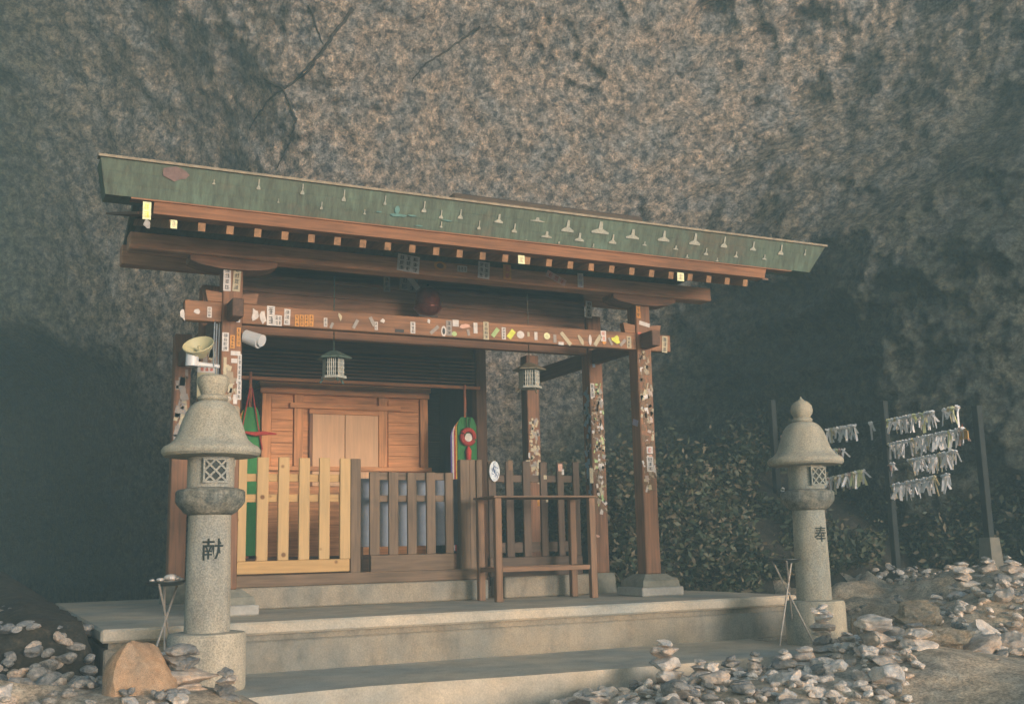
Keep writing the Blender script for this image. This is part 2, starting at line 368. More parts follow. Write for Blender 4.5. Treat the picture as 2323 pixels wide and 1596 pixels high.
def sticker(parent, u, v, wp, hp, col='white', ang=0, cells=None, Y=-.0, X=None, ink='black', shape='rect', seed=None, name='sticker', label=None):
    if X is None:
        O = at(u, v, Y=Y); s = (at(u+10, v, Y=Y)-at(u-10, v, Y=Y)).length/20; nrm = Vector((0,-1,0)); ax0 = Vector((1,0,0))
        sx = abs(at(u+10,v,Y=Y).x-at(u-10,v,Y=Y).x)/20; sz = abs(at(u,v+10,Y=Y).z-at(u,v-10,Y=Y).z)/20
    else:
        O = at(u, v, X=X); nrm = Vector((-1,0,0)); ax0 = Vector((0,-1,0))
        sx = abs(at(u+4,v,X=X).y-at(u-4,v,X=X).y)/8; sz = abs(at(u,v+10,X=X).z-at(u,v-10,X=X).z)/20
    hw, hh = wp*sx/2, hp*sz/2
    a = R(ang); ax = ax0*math.cos(a)+Vector((0,0,1))*math.sin(a); ay = -ax0*math.sin(a)+Vector((0,0,1))*math.cos(a)
    O = O+nrm*.0022
    b = MB()
    if shape == 'rect': b.obox(O, ax*hw, ay*hh, nrm*.0011)
    elif shape == 'oval':
        b.prism([O+ax*hw*math.cos(t*math.pi/10)+ay*hh*math.sin(t*math.pi/10)-nrm*.001 for t in range(20)], None, nrm*.002)
    elif shape == 'torn':
        g = random.Random(seed or int(u)); k = 9
        b.prism([O+ax*hw*math.cos(t*2*math.pi/k)*g.uniform(.5,1.15)+ay*hh*math.sin(t*2*math.pi/k)*g.uniform(.5,1.15)-nrm*.001 for t in range(k)], None, nrm*.002)
    elif shape == 'ring':
        b.prism([O+ax*hw*math.cos(t*math.pi/10)+ay*hh*math.sin(t*math.pi/10)-nrm*.001 for t in range(20)], None, nrm*.002)
        b.mi = 1; b.prism([O+ax*hw*.55*math.cos(t*math.pi/10)+ay*hh*.6*math.sin(t*math.pi/10) for t in range(20)], None, nrm*.0014)
    if cells: b.mi = 1; glyphs(b, O, ax, ay, nrm, hw*.9, hh*.92, cells[0], cells[1], seed or int(u*7+v))
    o = b.build(name, [spaper(col), spaper(ink)], parent)
    if label: o['label'] = label
    return o

def scraps(parent, x0, x1, z0, z1, Y, n, seed, cols=('white','cream','grey','pinky'), sz=(.012,.05), X=None):
    g = random.Random(seed); b = MB(); mats = [spaper(c) for c in cols]
    for i in range(n):
        b.mi = g.randrange(len(cols)) if g.random() > .5 else 0
        hw = g.uniform(*sz)*.35; hh = g.uniform(*sz)*.62; a = g.gauss(0, .35)
        p = g.uniform(x0+hw, x1-hw); z = g.uniform(z0, z1)
        nrm = Vector((0,-1,0)) if X is None else Vector((-1,0,0)); ax0 = Vector((1,0,0)) if X is None else Vector((0,-1,0))
        O = (Vector((p, Y, z)) if X is None else Vector((X, p, z)))+nrm*(.0008+.0004*(i % 7))
        b.obox(O, (ax0*math.cos(a)+Vector((0,0,1))*math.sin(a))*hw, (-ax0*math.sin(a)+Vector((0,0,1))*math.cos(a))*hh, nrm*.0006)
    return b.build('sticker_scraps', mats, parent, kind='stuff')

ztop = 2.88
posts = {}
BASE = plain('post_footstone', (.22,.215,.18), .9, var=.3, scale=14)
PADM = plain('post_pad_stone', (.36,.35,.33), .9, var=.2, scale=20)
for j, y in enumerate(YS):
    for i, x in enumerate(XS):
        if j == 2: xx = x
        b = MB().box(x, y, .20, x+PW, y+PW, ztop if j < 2 else 2.7, .008)
        p = b.build('post', wood('post_wood', WP, 2), PAV)
        posts[i, j] = p
        b = MB(); c = PW/2
        # footstone: tapered block on a flat pad
        def fr(h0, z0, h1, z1):
            return b.add([(x+c-h0,y+c-h0,z0),(x+c+h0,y+c-h0,z0),(x+c+h0,y+c+h0,z0),(x+c-h0,y+c+h0,z0),(x+c-h1,y+c-h1,z1),(x+c+h1,y+c-h1,z1),(x+c+h1,y+c+h1,z1),(x+c-h1,y+c+h1,z1)],
                [(0,3,2,1),(4,5,6,7),(0,1,5,4),(1,2,6,5),(2,3,7,6),(3,0,4,7)])
        if j == 0:
            fr(.205, .085, .195, .14); fr(.195, .14, .115, .20)
        else: fr(.13, 0.002, .115, .20)
        b.build('footstone', BASE, p)
        if j == 0:
            b = MB().box(x+c-.23, y+c-.23, .001, x+c+.23, y+c+.23, .083, .01); b.build('pad_stone', PADM, p)

# tie beam (front) with projecting ends and wedges, side and second-row tie beams
TB = MB().box(-.30, .012, 2.352, -.001, .105, 2.518, .006)
TB.box(PW+.001, .012, 2.352, 3.999, .105, 2.518, .006)
TB.box(4.0+PW+.001, .012, 2.352, 4.40, .105, 2.518, .006)
tie = TB.build('tie_beam', wood('tie_beam_wood', (.235,.112,.056), 0), PAV)
for x in (0, 4.0):
    for s in (-1, 1):
        xa = x-.002 if s < 0 else x+PW+.002
        b = MB().prism([(xa, .02, 2.522), (xa+s*.115, .02, 2.522), (xa+s*.135, .02, 2.615), (xa, .02, 2.60)], None, (0,.07,0))
        b.build('wedge', wood('tie_beam_wood', (.235,.112,.056), 0), PAV)
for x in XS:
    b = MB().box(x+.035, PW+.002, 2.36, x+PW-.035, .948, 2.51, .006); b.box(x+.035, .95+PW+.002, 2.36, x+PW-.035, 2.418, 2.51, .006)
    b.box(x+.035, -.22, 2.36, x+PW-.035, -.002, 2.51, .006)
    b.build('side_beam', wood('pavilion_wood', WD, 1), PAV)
# long second row beam and plank panel above
b = MB().box(PW+.002, .98, 2.46, 3.998, 1.07, 2.60, .006); b.build('rear_tie_beam', wood('pavilion_wood', WP, 0), PAV)
b = MB()
for k in range(4): b.box(PW+.003, 1.0, 2.603+k*.13, 3.997, 1.03, 2.603+k*.13+.127, .003)
b.build('plank_panel', wood('plank_wood', (.25,.135,.08), 0), PAV)
# eave beam (keta) over the front posts, boat-shaped brackets under it
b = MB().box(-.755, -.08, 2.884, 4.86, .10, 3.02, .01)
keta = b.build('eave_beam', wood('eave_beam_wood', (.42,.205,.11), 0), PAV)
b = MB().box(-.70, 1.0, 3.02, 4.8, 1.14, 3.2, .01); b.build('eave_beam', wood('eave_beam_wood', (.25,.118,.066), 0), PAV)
for x in (0, 4.0):
    c = x+PW/2; pts = []
    for t in range(0, 7): pts.append((c-.36+.10*(1-math.cos(t*math.pi/12)), -.05, 2.88-.075*math.sin(t*math.pi/12)))
    pts = [(c-.36, -.05, 2.882), (c-.355, -.05, 2.84), (c-.28, -.05, 2.812), (c-.12, -.05, 2.79), (c+.12, -.05, 2.79), (c+.28, -.05, 2.812), (c+.355, -.05, 2.84), (c+.36, -.05, 2.882)]
    MB().prism(pts, None, (0, .22, 0)).build('bracket', wood('pavilion_wood', (.29,.14,.075), 0), PAV)
# rafters, fascia boards, copper eave, roof slab, ridge
slope = math.tan(R(16))
def zr(y): return 2.855+(y+.95)*slope
pitch = .2065
nr = 26
RM = wood('rafter_wood', (.25,.125,.055), 1)
for k in range(nr):
    x = -.555+k*pitch
    b = MB().bar((x, -.955, zr(-.955)), (x, 1.3, zr(1.3)), .052, .062); b.build('rafter', RM, PAV)
FM = wood('fascia_wood', WO, 0)
MB().prism([(-.70,-1.00,2.905),(-.70,-1.03,2.985),(-.70,-.90,3.02),(-.70,-.88,2.905)], None, (5.50,0,0)).build('fascia_board', FM, PAV)
MB().prism([(-.86,-1.045,2.985),(-.86,-1.055,3.022),(-.86,-.86,3.05),(-.86,-.86,3.0)], None, (5.95,0,0)).build('fascia_trim', FM, PAV)
def soffit():
    b = MB(); b.prism([(-.8,-.93,2.91),(-.8,-.93,2.93),(-.8,1.5,2.93+2.43*slope),(-.8,1.5,2.91+2.43*slope)], None, (5.7,0,0)); b.build('eave_boards', wood('panel_wood', (.14,.075,.045), 0), PAV)
soffit()
mt, t, bs = newmat('copper_patina')
tc = t.nodes.new('ShaderNodeTexCoord'); n1 = t.nodes.new('ShaderNodeTexNoise'); n1.inputs['Scale'].default_value = 2.2; n1.inputs['Detail'].default_value = 9; n1.inputs['Roughness'].default_value = .65
t.links.new(tc.outputs['Object'], n1.inputs['Vector'])
cr = t.nodes.new('ShaderNodeValToRGB'); e = cr.color_ramp.elements
e[0].position = .30; e[0].color = (.11,.085,.06,1); e[1].position = .74; e[1].color = (.13,.21,.18,1); q = e.new(.45); q.color = (.075,.10,.078,1); q = e.new(.62); q.color = (.09,.13,.10,1)
t.links.new(n1.outputs['Fac'], cr.inputs['Fac'])
mp = t.nodes.new('ShaderNodeMapping'); mp.inputs['Scale'].default_value = (9, 3, 1.2); t.links.new(tc.outputs['Object'], mp.inputs['Vector'])
n3 = t.nodes.new('ShaderNodeTexNoise'); n3.inputs['Scale'].default_value = 3.5; n3.inputs['Detail'].default_value = 8; n3.inputs['Roughness'].default_value = .75; t.links.new(mp.outputs['Vector'], n3.inputs['Vector'])
c3 = t.nodes.new('ShaderNodeValToRGB'); c3.color_ramp.elements[0].position = .36; c3.color_ramp.elements[0].color = (.62,.56,.5,1); c3.color_ramp.elements[1].position = .66; c3.color_ramp.elements[1].color = (1.35,1.38,1.3,1)
t.links.new(n3.outputs['Fac'], c3.inputs['Fac']); mm_ = t.nodes.new('ShaderNodeMixRGB'); mm_.blend_type = 'MULTIPLY'; mm_.inputs[0].default_value = 1
t.links.new(cr.outputs['Color'], mm_.inputs[1]); t.links.new(c3.outputs['Color'], mm_.inputs[2]); t.links.new(mm_.outputs[0], bs.inputs['Base Color'])
bp_ = t.nodes.new('ShaderNodeBump'); bp_.inputs['Strength'].default_value = .4; bp_.inputs['Distance'].default_value = .012; t.links.new(n1.outputs['Fac'], bp_.inputs['Height']); t.links.new(bp_.outputs['Normal'], bs.inputs['Normal'])
bs.inputs['Metallic'].default_value = .1; bs.inputs['Roughness'].default_value = .62
COP = mt
EZ0, EZ1, EY0, EY1 = 2.995, 3.232, -1.05, -1.14           # copper eave face: bottom and top
b = MB()
# copper face: several overlapping courses, ends cut slanting
xl0, xl1, xr0, xr1 = -1.035, -1.085, 5.30, 5.43
nc = 3
for k in range(nc):
    t0, t1 = k/nc, (k+1)/nc
    L = lambda t: xl0+(xl1-xl0)*t; Rr = lambda t: xr0+(xr1-xr0)*t
    y0 = EY0+(EY1-EY0)*t0; y1 = EY0+(EY1-EY0)*t1; z0 = EZ0+(EZ1-EZ0)*t0; z1 = EZ0+(EZ1-EZ0)*t1
    o_ = .0015*k
    b.add([(L(t0),y0-o_,z0),(Rr(t0),y0-o_,z0),(Rr(t1),y1-o_,z1),(L(t1),y1-o_,z1),(L(t0),y0+.2,z0+.0),(Rr(t0),y0+.2,z0),(Rr(t1),y1+.25,z1-.001),(L(t1),y1+.25,z1-.001)],
          [(0,1,2,3),(4,7,6,5),(0,4,5,1),(3,2,6,7),(0,3,7,4),(1,5,6,2)])
# pale flared marks on the copper
b.mi = 1
marks = [(765,260,7,14),(585,421,11,26),(684,432,11,26),(778,446,11,28),(871,457,8,22),(960,471,13,26),(1000,487,12,20),(1043,487,14,22),(1130,497,24,20),(1216,500,40,9),(1286,514,34,26),(1359,518,48,26),(1433,532,36,20),(1503,537,32,22),(1573,544,30,24),(1639,551,18,22),(1705,560,16,18),(1768,568,15,20),(1822,574,5,12),
    (484,415,8,12),(1003,508,8,14),(1088,510,9,20),(1168,517,14,20),(1242,531,30,14),(1198,545,22,9),(1316,537,26,18),(1391,542,20,20),(1272,550,16,9),(1350,557,12,12),(1463,552,12,9),(1534,561,14,9),(1603,570,12,14),(1671,577,12,12),(1735,583,12,10),(1563,580,13,8),(1631,587,8,7),(730,466,8,18),(828,480,7,12),(632,455,5,10)]
for u, v, fw, h in marks:
    p = at(u, v, Y=-1.10); s = (at(u+10, v, Y=-1.1).x-p.x)/10
    tt = (p.z-EZ0)/(EZ1-EZ0)
    def pt(dx, dz):
        z = min(max(p.z+dz, EZ0+.003), EZ1-.003); q_ = (z-EZ0)/(EZ1-EZ0)
        return (p.x+dx, EY0+(EY1-EY0)*q_-.0105, z)
    H2 = h*s*.42; W2 = fw*s*.40
    poly = [pt(-.15*W2-.002, H2), pt(.15*W2+.002, H2), pt(.25*W2, -.2*H2), pt(W2, -.7*H2), pt(W2, -H2), pt(-W2, -H2), pt(-W2, -.7*H2), pt(-.25*W2, -.2*H2)]
    b.prism(poly, None, (0, -.002, 0))
b.mi = 2
for u, v, fw, h in ((905,488,50,8),(900,478,16,22),(935,489,24,5),(860,480,20,4),(1015,500,30,4),(955,510,26,4)):
    p = at(u, v, Y=-1.10); s = (at(u+10, v, Y=-1.1).x-p.x)/10; g = random.Random(u)
    zs_ = [p.z+h*s*.5*math.sin(k*.7)*g.uniform(.5,1) for k in range(9)]
    b.prism([(p.x+fw*s*.5*math.cos(k*.7)*g.uniform(.5,1), EY0+(EY1-EY0)*((zs_[k]-EZ0)/(EZ1-EZ0))-.0105, zs_[k]) for k in range(9)], None, (0,-.002,0))
b.mi = 3
p = at(396, 397, Y=-1.10)
zs_ = [p.z+.045*math.sin(k*.52)*(1+.2*math.sin(k*3)) for k in range(12)]
b.prism([(p.x+.10*math.cos(k*.52)*(1+.15*math.sin(k*5)), EY0+(EY1-EY0)*((zs_[k]-EZ0)/(EZ1-EZ0))-.0105, zs_[k]) for k in range(12)], None, (0,-.001,0))
b.build('copper_eave', [COP, plain('pale_mark', (.36,.35,.29), .9, var=.35, scale=60), plain('verdigris', (.11,.22,.20), .8, scale=30), plain('pink_stain', (.19,.125,.115), .9, scale=30)], PAV)
b = MB().prism([(-1.10,-1.162,3.233),(-1.10,-1.162,3.252),(-1.10,-1.06,3.275),(-1.10,-1.06,3.24)], None, (6.55,0,0)); b.build('eave_edge_strip', plain('pale_edge_copper', (.24,.19,.13), .7, var=.4, scale=20), PAV)
# roof slab: hollow behind the eave
yR = .65; zR = 3.25+(yR+1.1)*math.tan(R(17))
b = MB()
b.prism([(-.62,-1.08,3.20),(-.62,-1.08,3.262),(-.62,yR,zR),(-.62,yR,zR-.08)], None, (5.85,0,0))
b.prism([(-.62,yR+.002,zR-.08),(-.62,yR+.002,zR),(-.62,1.9,3.3),(-.62,1.9,3.23)], None, (5.85,0,0))
b.build('roof', COP, PAV)
for xg in (-.56, 5.12):
    b = MB().prism([(xg,-.80,3.08),(xg,-.80,3.28),(xg,yR,zR-.085),(xg,1.7,3.3),(xg,.6,3.32)], None, (.05,0,0))
    b.build('gable_board', wood('gable_wood', (.05,.03,.022), 1), PAV)
b = MB().box(2.3, .55, zR-.02, 4.50, .80, zR+.13, .02); b.build('ridge', plain('ridge_brown', (.07,.05,.035), .9, scale=12), PAV)

# stickers on the eave beam (front plane y=-.08)
KY = -.082
def ks(*a, **k): return sticker(keta, *a, Y=KY, **k)
ks(926,598,50,38,'white',-5,(3,3)); ks(998,603,28,20,'orange',-3,None,shape='ring',ink='brown'); ks(1048,610,22,14,'white',0,(3,1))
ks(1097,613,26,38,'white',-4,(2,3)); ks(1150,617,18,34,'orange',0,(1,2),ink='red'); ks(1261,631,46,15,'pink',-24,(3,1),ink='red'); ks(1316,636,13,32,'white',0,(1,2),ink='lilac')
fas = PAV
sticker(fas, 333, 478, 19, 40, 'lemon', 0, (1,2), Y=-1.035, ink='yellow'); sticker(fas, 333, 508, 17, 26, 'grey', 0, None, Y=-1.035, shape='torn')
for u, v in ((394,509),(1182,589),(1543,628)):
    ra = sticker(fas, u, v, 15, 19, 'lemon', 0, (1,1), Y=-.990, ink='cream')
# plank panel stickers
sticker(PAV, 877, 644, 15, 36, 'grey', 0, (1,3), Y=.995); sticker(PAV, 926, 645, 40, 30, 'grey', -6, (2,2), Y=.995); sticker(PAV, 938, 642, 12, 34, 'white', 40, None, Y=.990)
# tie beam stickers
TY = .010
def ts(*a, **k): return sticker(tie, *a, Y=TY, **k)
T = [(448,706,17,16,'white',0,None,'torn'),(475,708,10,24,'white',0,(1,3),'rect'),(414,712,12,30,'white',15,None,'torn'),
 (578,716,18,34,'white',0,None,'torn'),(597,718,16,36,'white',10,None,'torn'),(614,716,18,44,'white',0,(1,2),'rect'),(631,727,16,24,'white',0,(2,2),'rect'),(651,719,14,36,'white',-2,(1,3),'rect'),
 (673,727,9,26,'orange',0,(1,3),'rect'),(684,727,9,26,'orange',0,(1,3),'rect'),(695,727,9,26,'orange',0,(1,3),'rect'),(706,727,9,26,'orange',0,(1,3),'rect'),
 (738,731,8,20,'white',0,(1,2),'rect'),(752,738,6,14,'grey',-25,None,'rect'),(771,718,8,22,'cream',10,None,'torn'),(806,735,7,22,'grey',-28,None,'rect'),(844,729,8,22,'grey',28,None,'rect'),(868,727,12,16,'white',-30,None,'torn'),(853,739,7,18,'white',0,(1,2),'rect'),
 (906,750,20,7,'black',0,None,'rect'),(936,743,11,26,'white',0,(1,3),'rect'),(972,728,8,12,'white',20,None,'torn'),(985,748,7,26,'grey',-48,None,'rect'),(1006,751,12,24,'white',0,None,'ring'),(1018,744,13,34,'grey',0,(1,3),'rect'),
 (1033,733,14,15,'white',0,None,'rect'),(1030,757,11,11,'green',0,None,'oval'),(1055,740,32,11,'pink',8,None,'torn'),(1062,754,6,14,'grey',10,None,'rect'),(1078,744,9,24,'white',0,None,'rect'),(1102,750,12,40,'cream',0,(1,4),'rect'),
 (1123,754,9,23,'green',-38,(1,3),'rect'),(1142,756,9,27,'white',0,(1,4),'rect'),(1159,758,11,22,'yellow',-38,None,'rect'),(1180,759,17,17,'white',0,None,'oval'),(1198,758,5,10,'cream',0,None,'rect'),(1215,762,7,18,'white',0,None,'rect'),(1240,762,14,15,'lemon',0,None,'oval'),
 (1258,768,7,18,'grey',0,None,'rect'),(1283,768,8,36,'cream',42,None,'rect'),(1272,779,12,7,'white',0,None,'rect'),(1317,772,12,26,'cream',25,None,'torn'),(1338,771,7,24,'white',0,None,'oval'),(1355,772,8,28,'cream',-35,None,'rect'),(1368,762,12,24,'white',0,(1,2),'rect'),(1370,776,10,14,'orange',0,None,'torn'),
 (1384,774,5,18,'grey',28,None,'rect'),(1397,770,22,20,'yellow',0,None,'torn'),(1412,777,6,20,'grey',-45,None,'rect'),(1426,776,10,27,'cream',0,(1,3),'rect'),(1507,781,12,37,'cream',-5,(1,3),'rect')]
for i, (u, v, a_, h_, c_, g_, ce, sh_) in enumerate(T): ts(u, v, a_, h_, c_, g_, ce, shape=sh_, ink='red' if i == 44 else ('green' if c_ == 'green' else 'black'))
# post stickers
FL, FR = posts[0,0], posts[1,0]
def ps(p, *a, Y=-.001, **k): return sticker(p, *a, Y=Y, **k)
ps(FL,515,632,17,56,'white',0,(1,4)); ps(FL,537,632,17,58,'cream',-3,(1,4)); ps(FL,540,716,9,30,'white',0,(1,4))
ps(FL,511,775,15,42,'white',0,(1,4)); ps(FL,527,775,10,30,'orange',0,(1,4)); ps(FL,541,764,9,42,'orange',0,(1,4)); ps(FL,534,801,22,10,'white',0,None); ps(FL,531,818,14,10,'white'); ps(FL,543,833,9,60,'white',0,(1,5)); ps(FL,510,830,7,40,'cream'); ps(FL,542,884,10,44,'white',0,(1,4)); ps(FL,533,905,9,22,'white')
scraps(FL, .005, .158, 1.2, 2.0, 0, 80, 5, ('tan','cream','white'), sz=(.02,.08))
ps(FR,1447,703,9,36,'orange',0,(1,3)); ps(FR,1461,735,24,9,'white',-12); ps(FR,1480,770,8,10,'red',0,None,shape='torn'); ps(FR,1450,756,9,9,'red',0,None,shape='torn')
ps(FR,1473,1020,14,16,'white',0,(1,1),ink='red'); ps(FR,1474,1052,15,34,'white',0,(1,3)); ps(FR,1475,1034,8,8,'pink',0,None,shape='oval')
scraps(FR, .006+4, 4.157, .98, 2.33, 0, 190, 9, ('brown','cream','tan','white','pinky'), sz=(.014,.062))
ps(posts[1,0],1441,958,12,14,'lilac',-18,None,X=3.999) if False else sticker(FR,1441,958,12,14,'lilac',-18,None,X=3.998)
SR = posts[1,1]
scraps(SR, 4.006, 4.157, .80, 2.15, .95, 260, 12, ('brown','tan','grey','cream','green','white'), sz=(.014,.062)); scraps(SR, .96, 1.1, .9, 2.1, .95, 60, 13, ('blue','grey','black'), sz=(.02,.08), X=4.0)
sticker(SR,1335,702,14,38,'white',-2,(1,4),Y=.949); sticker(SR,1346,820,6,26,'blue',0,None,Y=.949); sticker(SR,1343,885,9,32,'white',0,(1,3),Y=.949); sticker(SR,1355,1215,11,8,'pink',-15,None,Y=.949,shape='torn'); sticker(SR,1341,1078,8,34,'cream',0,None,Y=.949)
TR_ = posts[1,2]; scraps(TR_, 4.01, 4.15, 1.2, 1.95, 2.42, 50, 14, ('cream','grey'), sz=(.02,.07)); sticker(TR_,1197,1050,10,14,'cream',0,None,Y=2.419); sticker(TR_,1200,1032,4,12,'white',0,None,Y=2.419)
scraps(posts[0,2], .01, .15, 1.5, 2.3, 2.42, 40, 15, ('grey','brown','cream'), sz=(.03,.09))
scraps(posts[0,1], .01, .15, 1.5, 2.3, .95, 40, 16, ('grey','brown','cream'), sz=(.03,.09))

# ------------------------------------------------------------------ altar hall behind
HALL = thing('altar_hall', 'dark board hall behind the pavilion framing the inner altar, with thin slats across its front', 'hall', (2.08, 2.6, 0))
HW = wood('hall_wood', (.13,.068,.04), 0); HV = wood('hall_wood', (.13,.068,.04), 2)
for x in (.60, 3.44): MB().box(x, 2.62, .003, x+.13, 2.75, 3.25, .006).build('post', HV, HALL)
b = MB()
for k in range(5): b.box(.735, 2.68, 2.66+k*.118, 3.436, 2.71, 2.66+k*.118+.115, .003)
b.build('upper_boards', HW, HALL)
b = MB()
for k in range(16): b.box(.60+.19*k*0+.004, 3.9, .003+k*.2, 3.55, 3.93, .2+k*.2-.002, .003) if k == 0 else b.box(.604, 3.9, .003+k*.2, 3.55, 3.93, k*.2+.2, .003)
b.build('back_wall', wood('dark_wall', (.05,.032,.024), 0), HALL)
for x in (.604, 3.50):
    b = MB().box(x, 2.755, .004, x+.04, 3.898, 3.2); b.build('side_wall', wood('dark_wall', (.05,.032,.024), 2), HALL)
for k in range(8):
    z = at(700, 803+k*8.2, Y=2.66).z
    MB().bar((.735, 2.66, z), (3.43, 2.66, z), .045, .014).build('slat', wood('slat_wood', (.20,.105,.06), 0), HALL)
zs = at(1000, 879, Y=2.66).z
MB().box(.56, 2.57, zs-.015, 3.47, 2.615, zs+.02, .004).build('altar_rail', wood('altar_orange', (.40,.175,.075), 0), HALL)
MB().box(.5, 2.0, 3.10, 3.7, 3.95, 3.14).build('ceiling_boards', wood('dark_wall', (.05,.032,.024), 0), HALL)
MB().box(.735, 2.7, .003, 3.43, 3.89, .42).build('floor_dais', wood('hall_wood', (.13,.068,.04), 0), HALL)

# inner altar cabinet with double doors (y = 3.2 front)
ALT = thing('altar_cabinet', 'orange timber altar cabinet with a pale closed double door inside the hall', 'altar', (2.05, 3.3, .424))
AO = (.52,.235,.10); AX = wood('altar_wood', AO, 0); AZ = wood('altar_wood', AO, 2)
Y0 = 3.2
xl = at(592, 900, Y=Y0).x; xr = at(967, 900, Y=Y0).x
MB().box(xl, Y0+.02, .426, xr, 3.86, 2.30).build('body', AX, ALT)
MB().box(xl-.03, Y0-.07, 2.30, xr+.03, 3.87, 2.36, .006).build('cornice', AX, ALT)
MB().box(xl-.02, Y0-.05, 2.232, xr+.02, Y0+.018, 2.298, .006).build('lintel', AX, ALT)
MB().box(xl-.02, Y0-.06, 1.37, xr+.04, Y0+.018, 1.42, .006).build('base_rail', AX, ALT)
for u, wd in ((603,22),(676,22),(867,22),(960,20)):
    c = at(u, 950, Y=Y0).x; h = wd*.5*.0048
    MB().box(c-h, Y0-.03, 1.422, c+h, Y0+.018, 2.23, .005).build('stile', AZ, ALT)
c0 = at(655, 912, Y=Y0); c1 = at(905, 925, Y=Y0)
MB().box(c0.x, Y0-.055, 2.075, c1.x, Y0-.032, 2.135, .005).build('crossbar', AX, ALT)
d0 = at(709, 933, Y=Y0).x; d1 = at(858, 937, Y=Y0).x; dm = at(782, 935, Y=Y0).x
MB().box(d0-.045, Y0-.028, 2.02, d1+.045, Y0+.017, 2.072, .004).build('door_head', AX, ALT)
DM = wood('pale_door', (.62,.38,.22), 2, .12)
for xa, xb in ((d0, dm-.004), (dm+.004, d1)):
    dd = MB().box(xa, Y0-.012, 1.2, xb, Y0+.012, 2.018, .003).build('door', DM, ALT)
for xa in (d0-.04, d1+.004): MB().box(xa, Y0-.026, 1.2, xa+.036, Y0+.017, 2.018, .003).build('door_jamb', wood('altar_dark', (.20,.09,.045), 2), ALT)
for xa, xb in ((at(615,950,Y=Y0).x, at(664,950,Y=Y0).x), (at(880,950,Y=Y0).x, at(949,950,Y=Y0).x)):
    b = MB()
    for k in range(6): b.box(xa, Y0-.004-.003*(k % 2), 1.424+k*.13, xb, Y0+.018, 1.424+k*.13+.126, .002)
    b.build('side_panel', AX, ALT)

# ------------------------------------------------------------------ brocade banners on poles
BCOL = {'green_cloth': (.035,.20,.055), 'yellow_cloth': (.62,.40,.05), 'red_cloth': (.45,.05,.04), 'white_cloth': (.66,.64,.66), 'purple_cloth': (.10,.07,.28)}
def banner(u0, u1, vt, zb, label, full):
    YB = 2.5
    a = at(u0, vt, Y=YB); c = at(u1, vt, Y=YB); x0, x1, zt = a.x, c.x, a.z; cx = (x0+x1)/2
    o = thing('ritual_banner', label, 'banner', (cx, YB, 0.42), 'brocade banners flanking the altar')
    MB().tube([(cx, YB+.05, .425), (cx, YB+.05, zt+.38)], .016, 8).build('pole', wood('pole_red', (.35,.12,.06), 2), o)
    yy = YB
    for k, cl in enumerate(('green_cloth','yellow_cloth','red_cloth','white_cloth','purple_cloth')):
        s = .018*k; b = MB(); nx = 10; vv = []; L0, R0 = x0-s, x1-s-.02*k
        for side in (0, 1):
            for i in range(nx+1):
                t_ = i/nx; X_ = L0+(R0-L0)*t_; yy = YB+.010*k+.006*math.sin(t_*9+k)+side*.003
                edge = min(t_, 1-t_)*2; zt_ = zt-.03*k-.10*(1-min(1, edge*2.2))**2
                vv += [(X_, yy, zb), (X_, yy, zt_)]
        ff = []
        m2 = 2*(nx+1)
        for i in range(nx): ff += [(2*i, 2*i+2, 2*i+3, 2*i+1), (m2+2*i, m2+2*i+1, m2+2*i+3, m2+2*i+2), (2*i+1, 2*i+3, m2+2*i+3, m2+2*i+1), (2*i, m2+2*i, m2+2*i+2, 2*i+2)]
        ff += [(0, 1, m2+1, m2), (2*nx, m2+2*nx, m2+2*nx+1, 2*nx+1)]
        b.add(vv, ff).build(cl, plain(cl, BCOL[cl], .8, var=.15, scale=30), o)
    RC = plain('red_cord', (.42,.04,.03), .7, var=.2, scale=60)
    if full:
        zc = at(1055, 990, Y=YB-.03).z
        pts = [(cx+.075*math.cos(t*math.pi/12), YB-.03, zc+.08*math.sin(t*math.pi/12)) for t in range(25)]
        rg = MB().tube(pts, .028, 8, False).build('ring_ornament', RC, o, smooth=True)
        MB().lathe((0,0,0), [(.001,0),(.05,0),(.05,.012),(.001,.012)], 20)
        b = MB(); b.prism([(cx+.045*math.cos(t*math.pi/10), YB-.04, zc-.015+.055*math.sin(t*math.pi/10)) for t in range(20)], None, (0,.012,0)); b.build('mirror', plain('pale_mirror', (.55,.52,.45), .4, scale=20), o)
        b = MB(); b.tube([(cx, YB-.035, zc-.11), (cx, YB-.035, zc-.16), (cx, YB-.035, zc-.27)], [.012, .035, .028], 10); b.build('tassel', plain('red_tassel', (.60,.05,.04), .7, var=.2), o, smooth=True)
        b = MB(); b.tube([(cx-.02, YB-.03, zt+.05), (cx-.015, YB-.03, zc+.06)], .006, 6); b.tube([(cx+.03, YB-.03, zt), (cx+.012, YB-.03, zc+.06)], .006, 6); b.build('cord', plain('dark_cord', (.05,.07,.04), .8), o)
    else:
        b = MB(); b.tube([(cx-.02, YB-.02, zt+.2), (cx-.09, YB-.03, zt-.20), (cx-.10, YB-.03, zt-.40)], .007, 6); b.tube([(cx, YB-.02, zt+.2), (cx+.06, YB-.03, zt-.15), (cx+.12, YB-.03, zt-.45)], .007, 6)
        b.build('cord', RC, o)
        zz = at(600, 983, Y=YB-.05).z; xx = at(590, 983, Y=YB-.05).x
        b = MB(); b.tube([(xx-.16, YB-.05, zz+.01), (xx-.05, YB-.06, zz-.008), (xx+.03, YB-.06, zz+.004), (xx+.17, YB-.05, zz)], [.012,.024,.022,.008], 8); b.build('bow', RC, o, smooth=True)
    return o
banner(549, 590, 922, .45, 'green brocade banner left of the altar door, crossed by a red bow', False)
banner(1037, 1080, 945, .45, 'green brocade banner right of the altar, hung with a red ring and tassel', True)

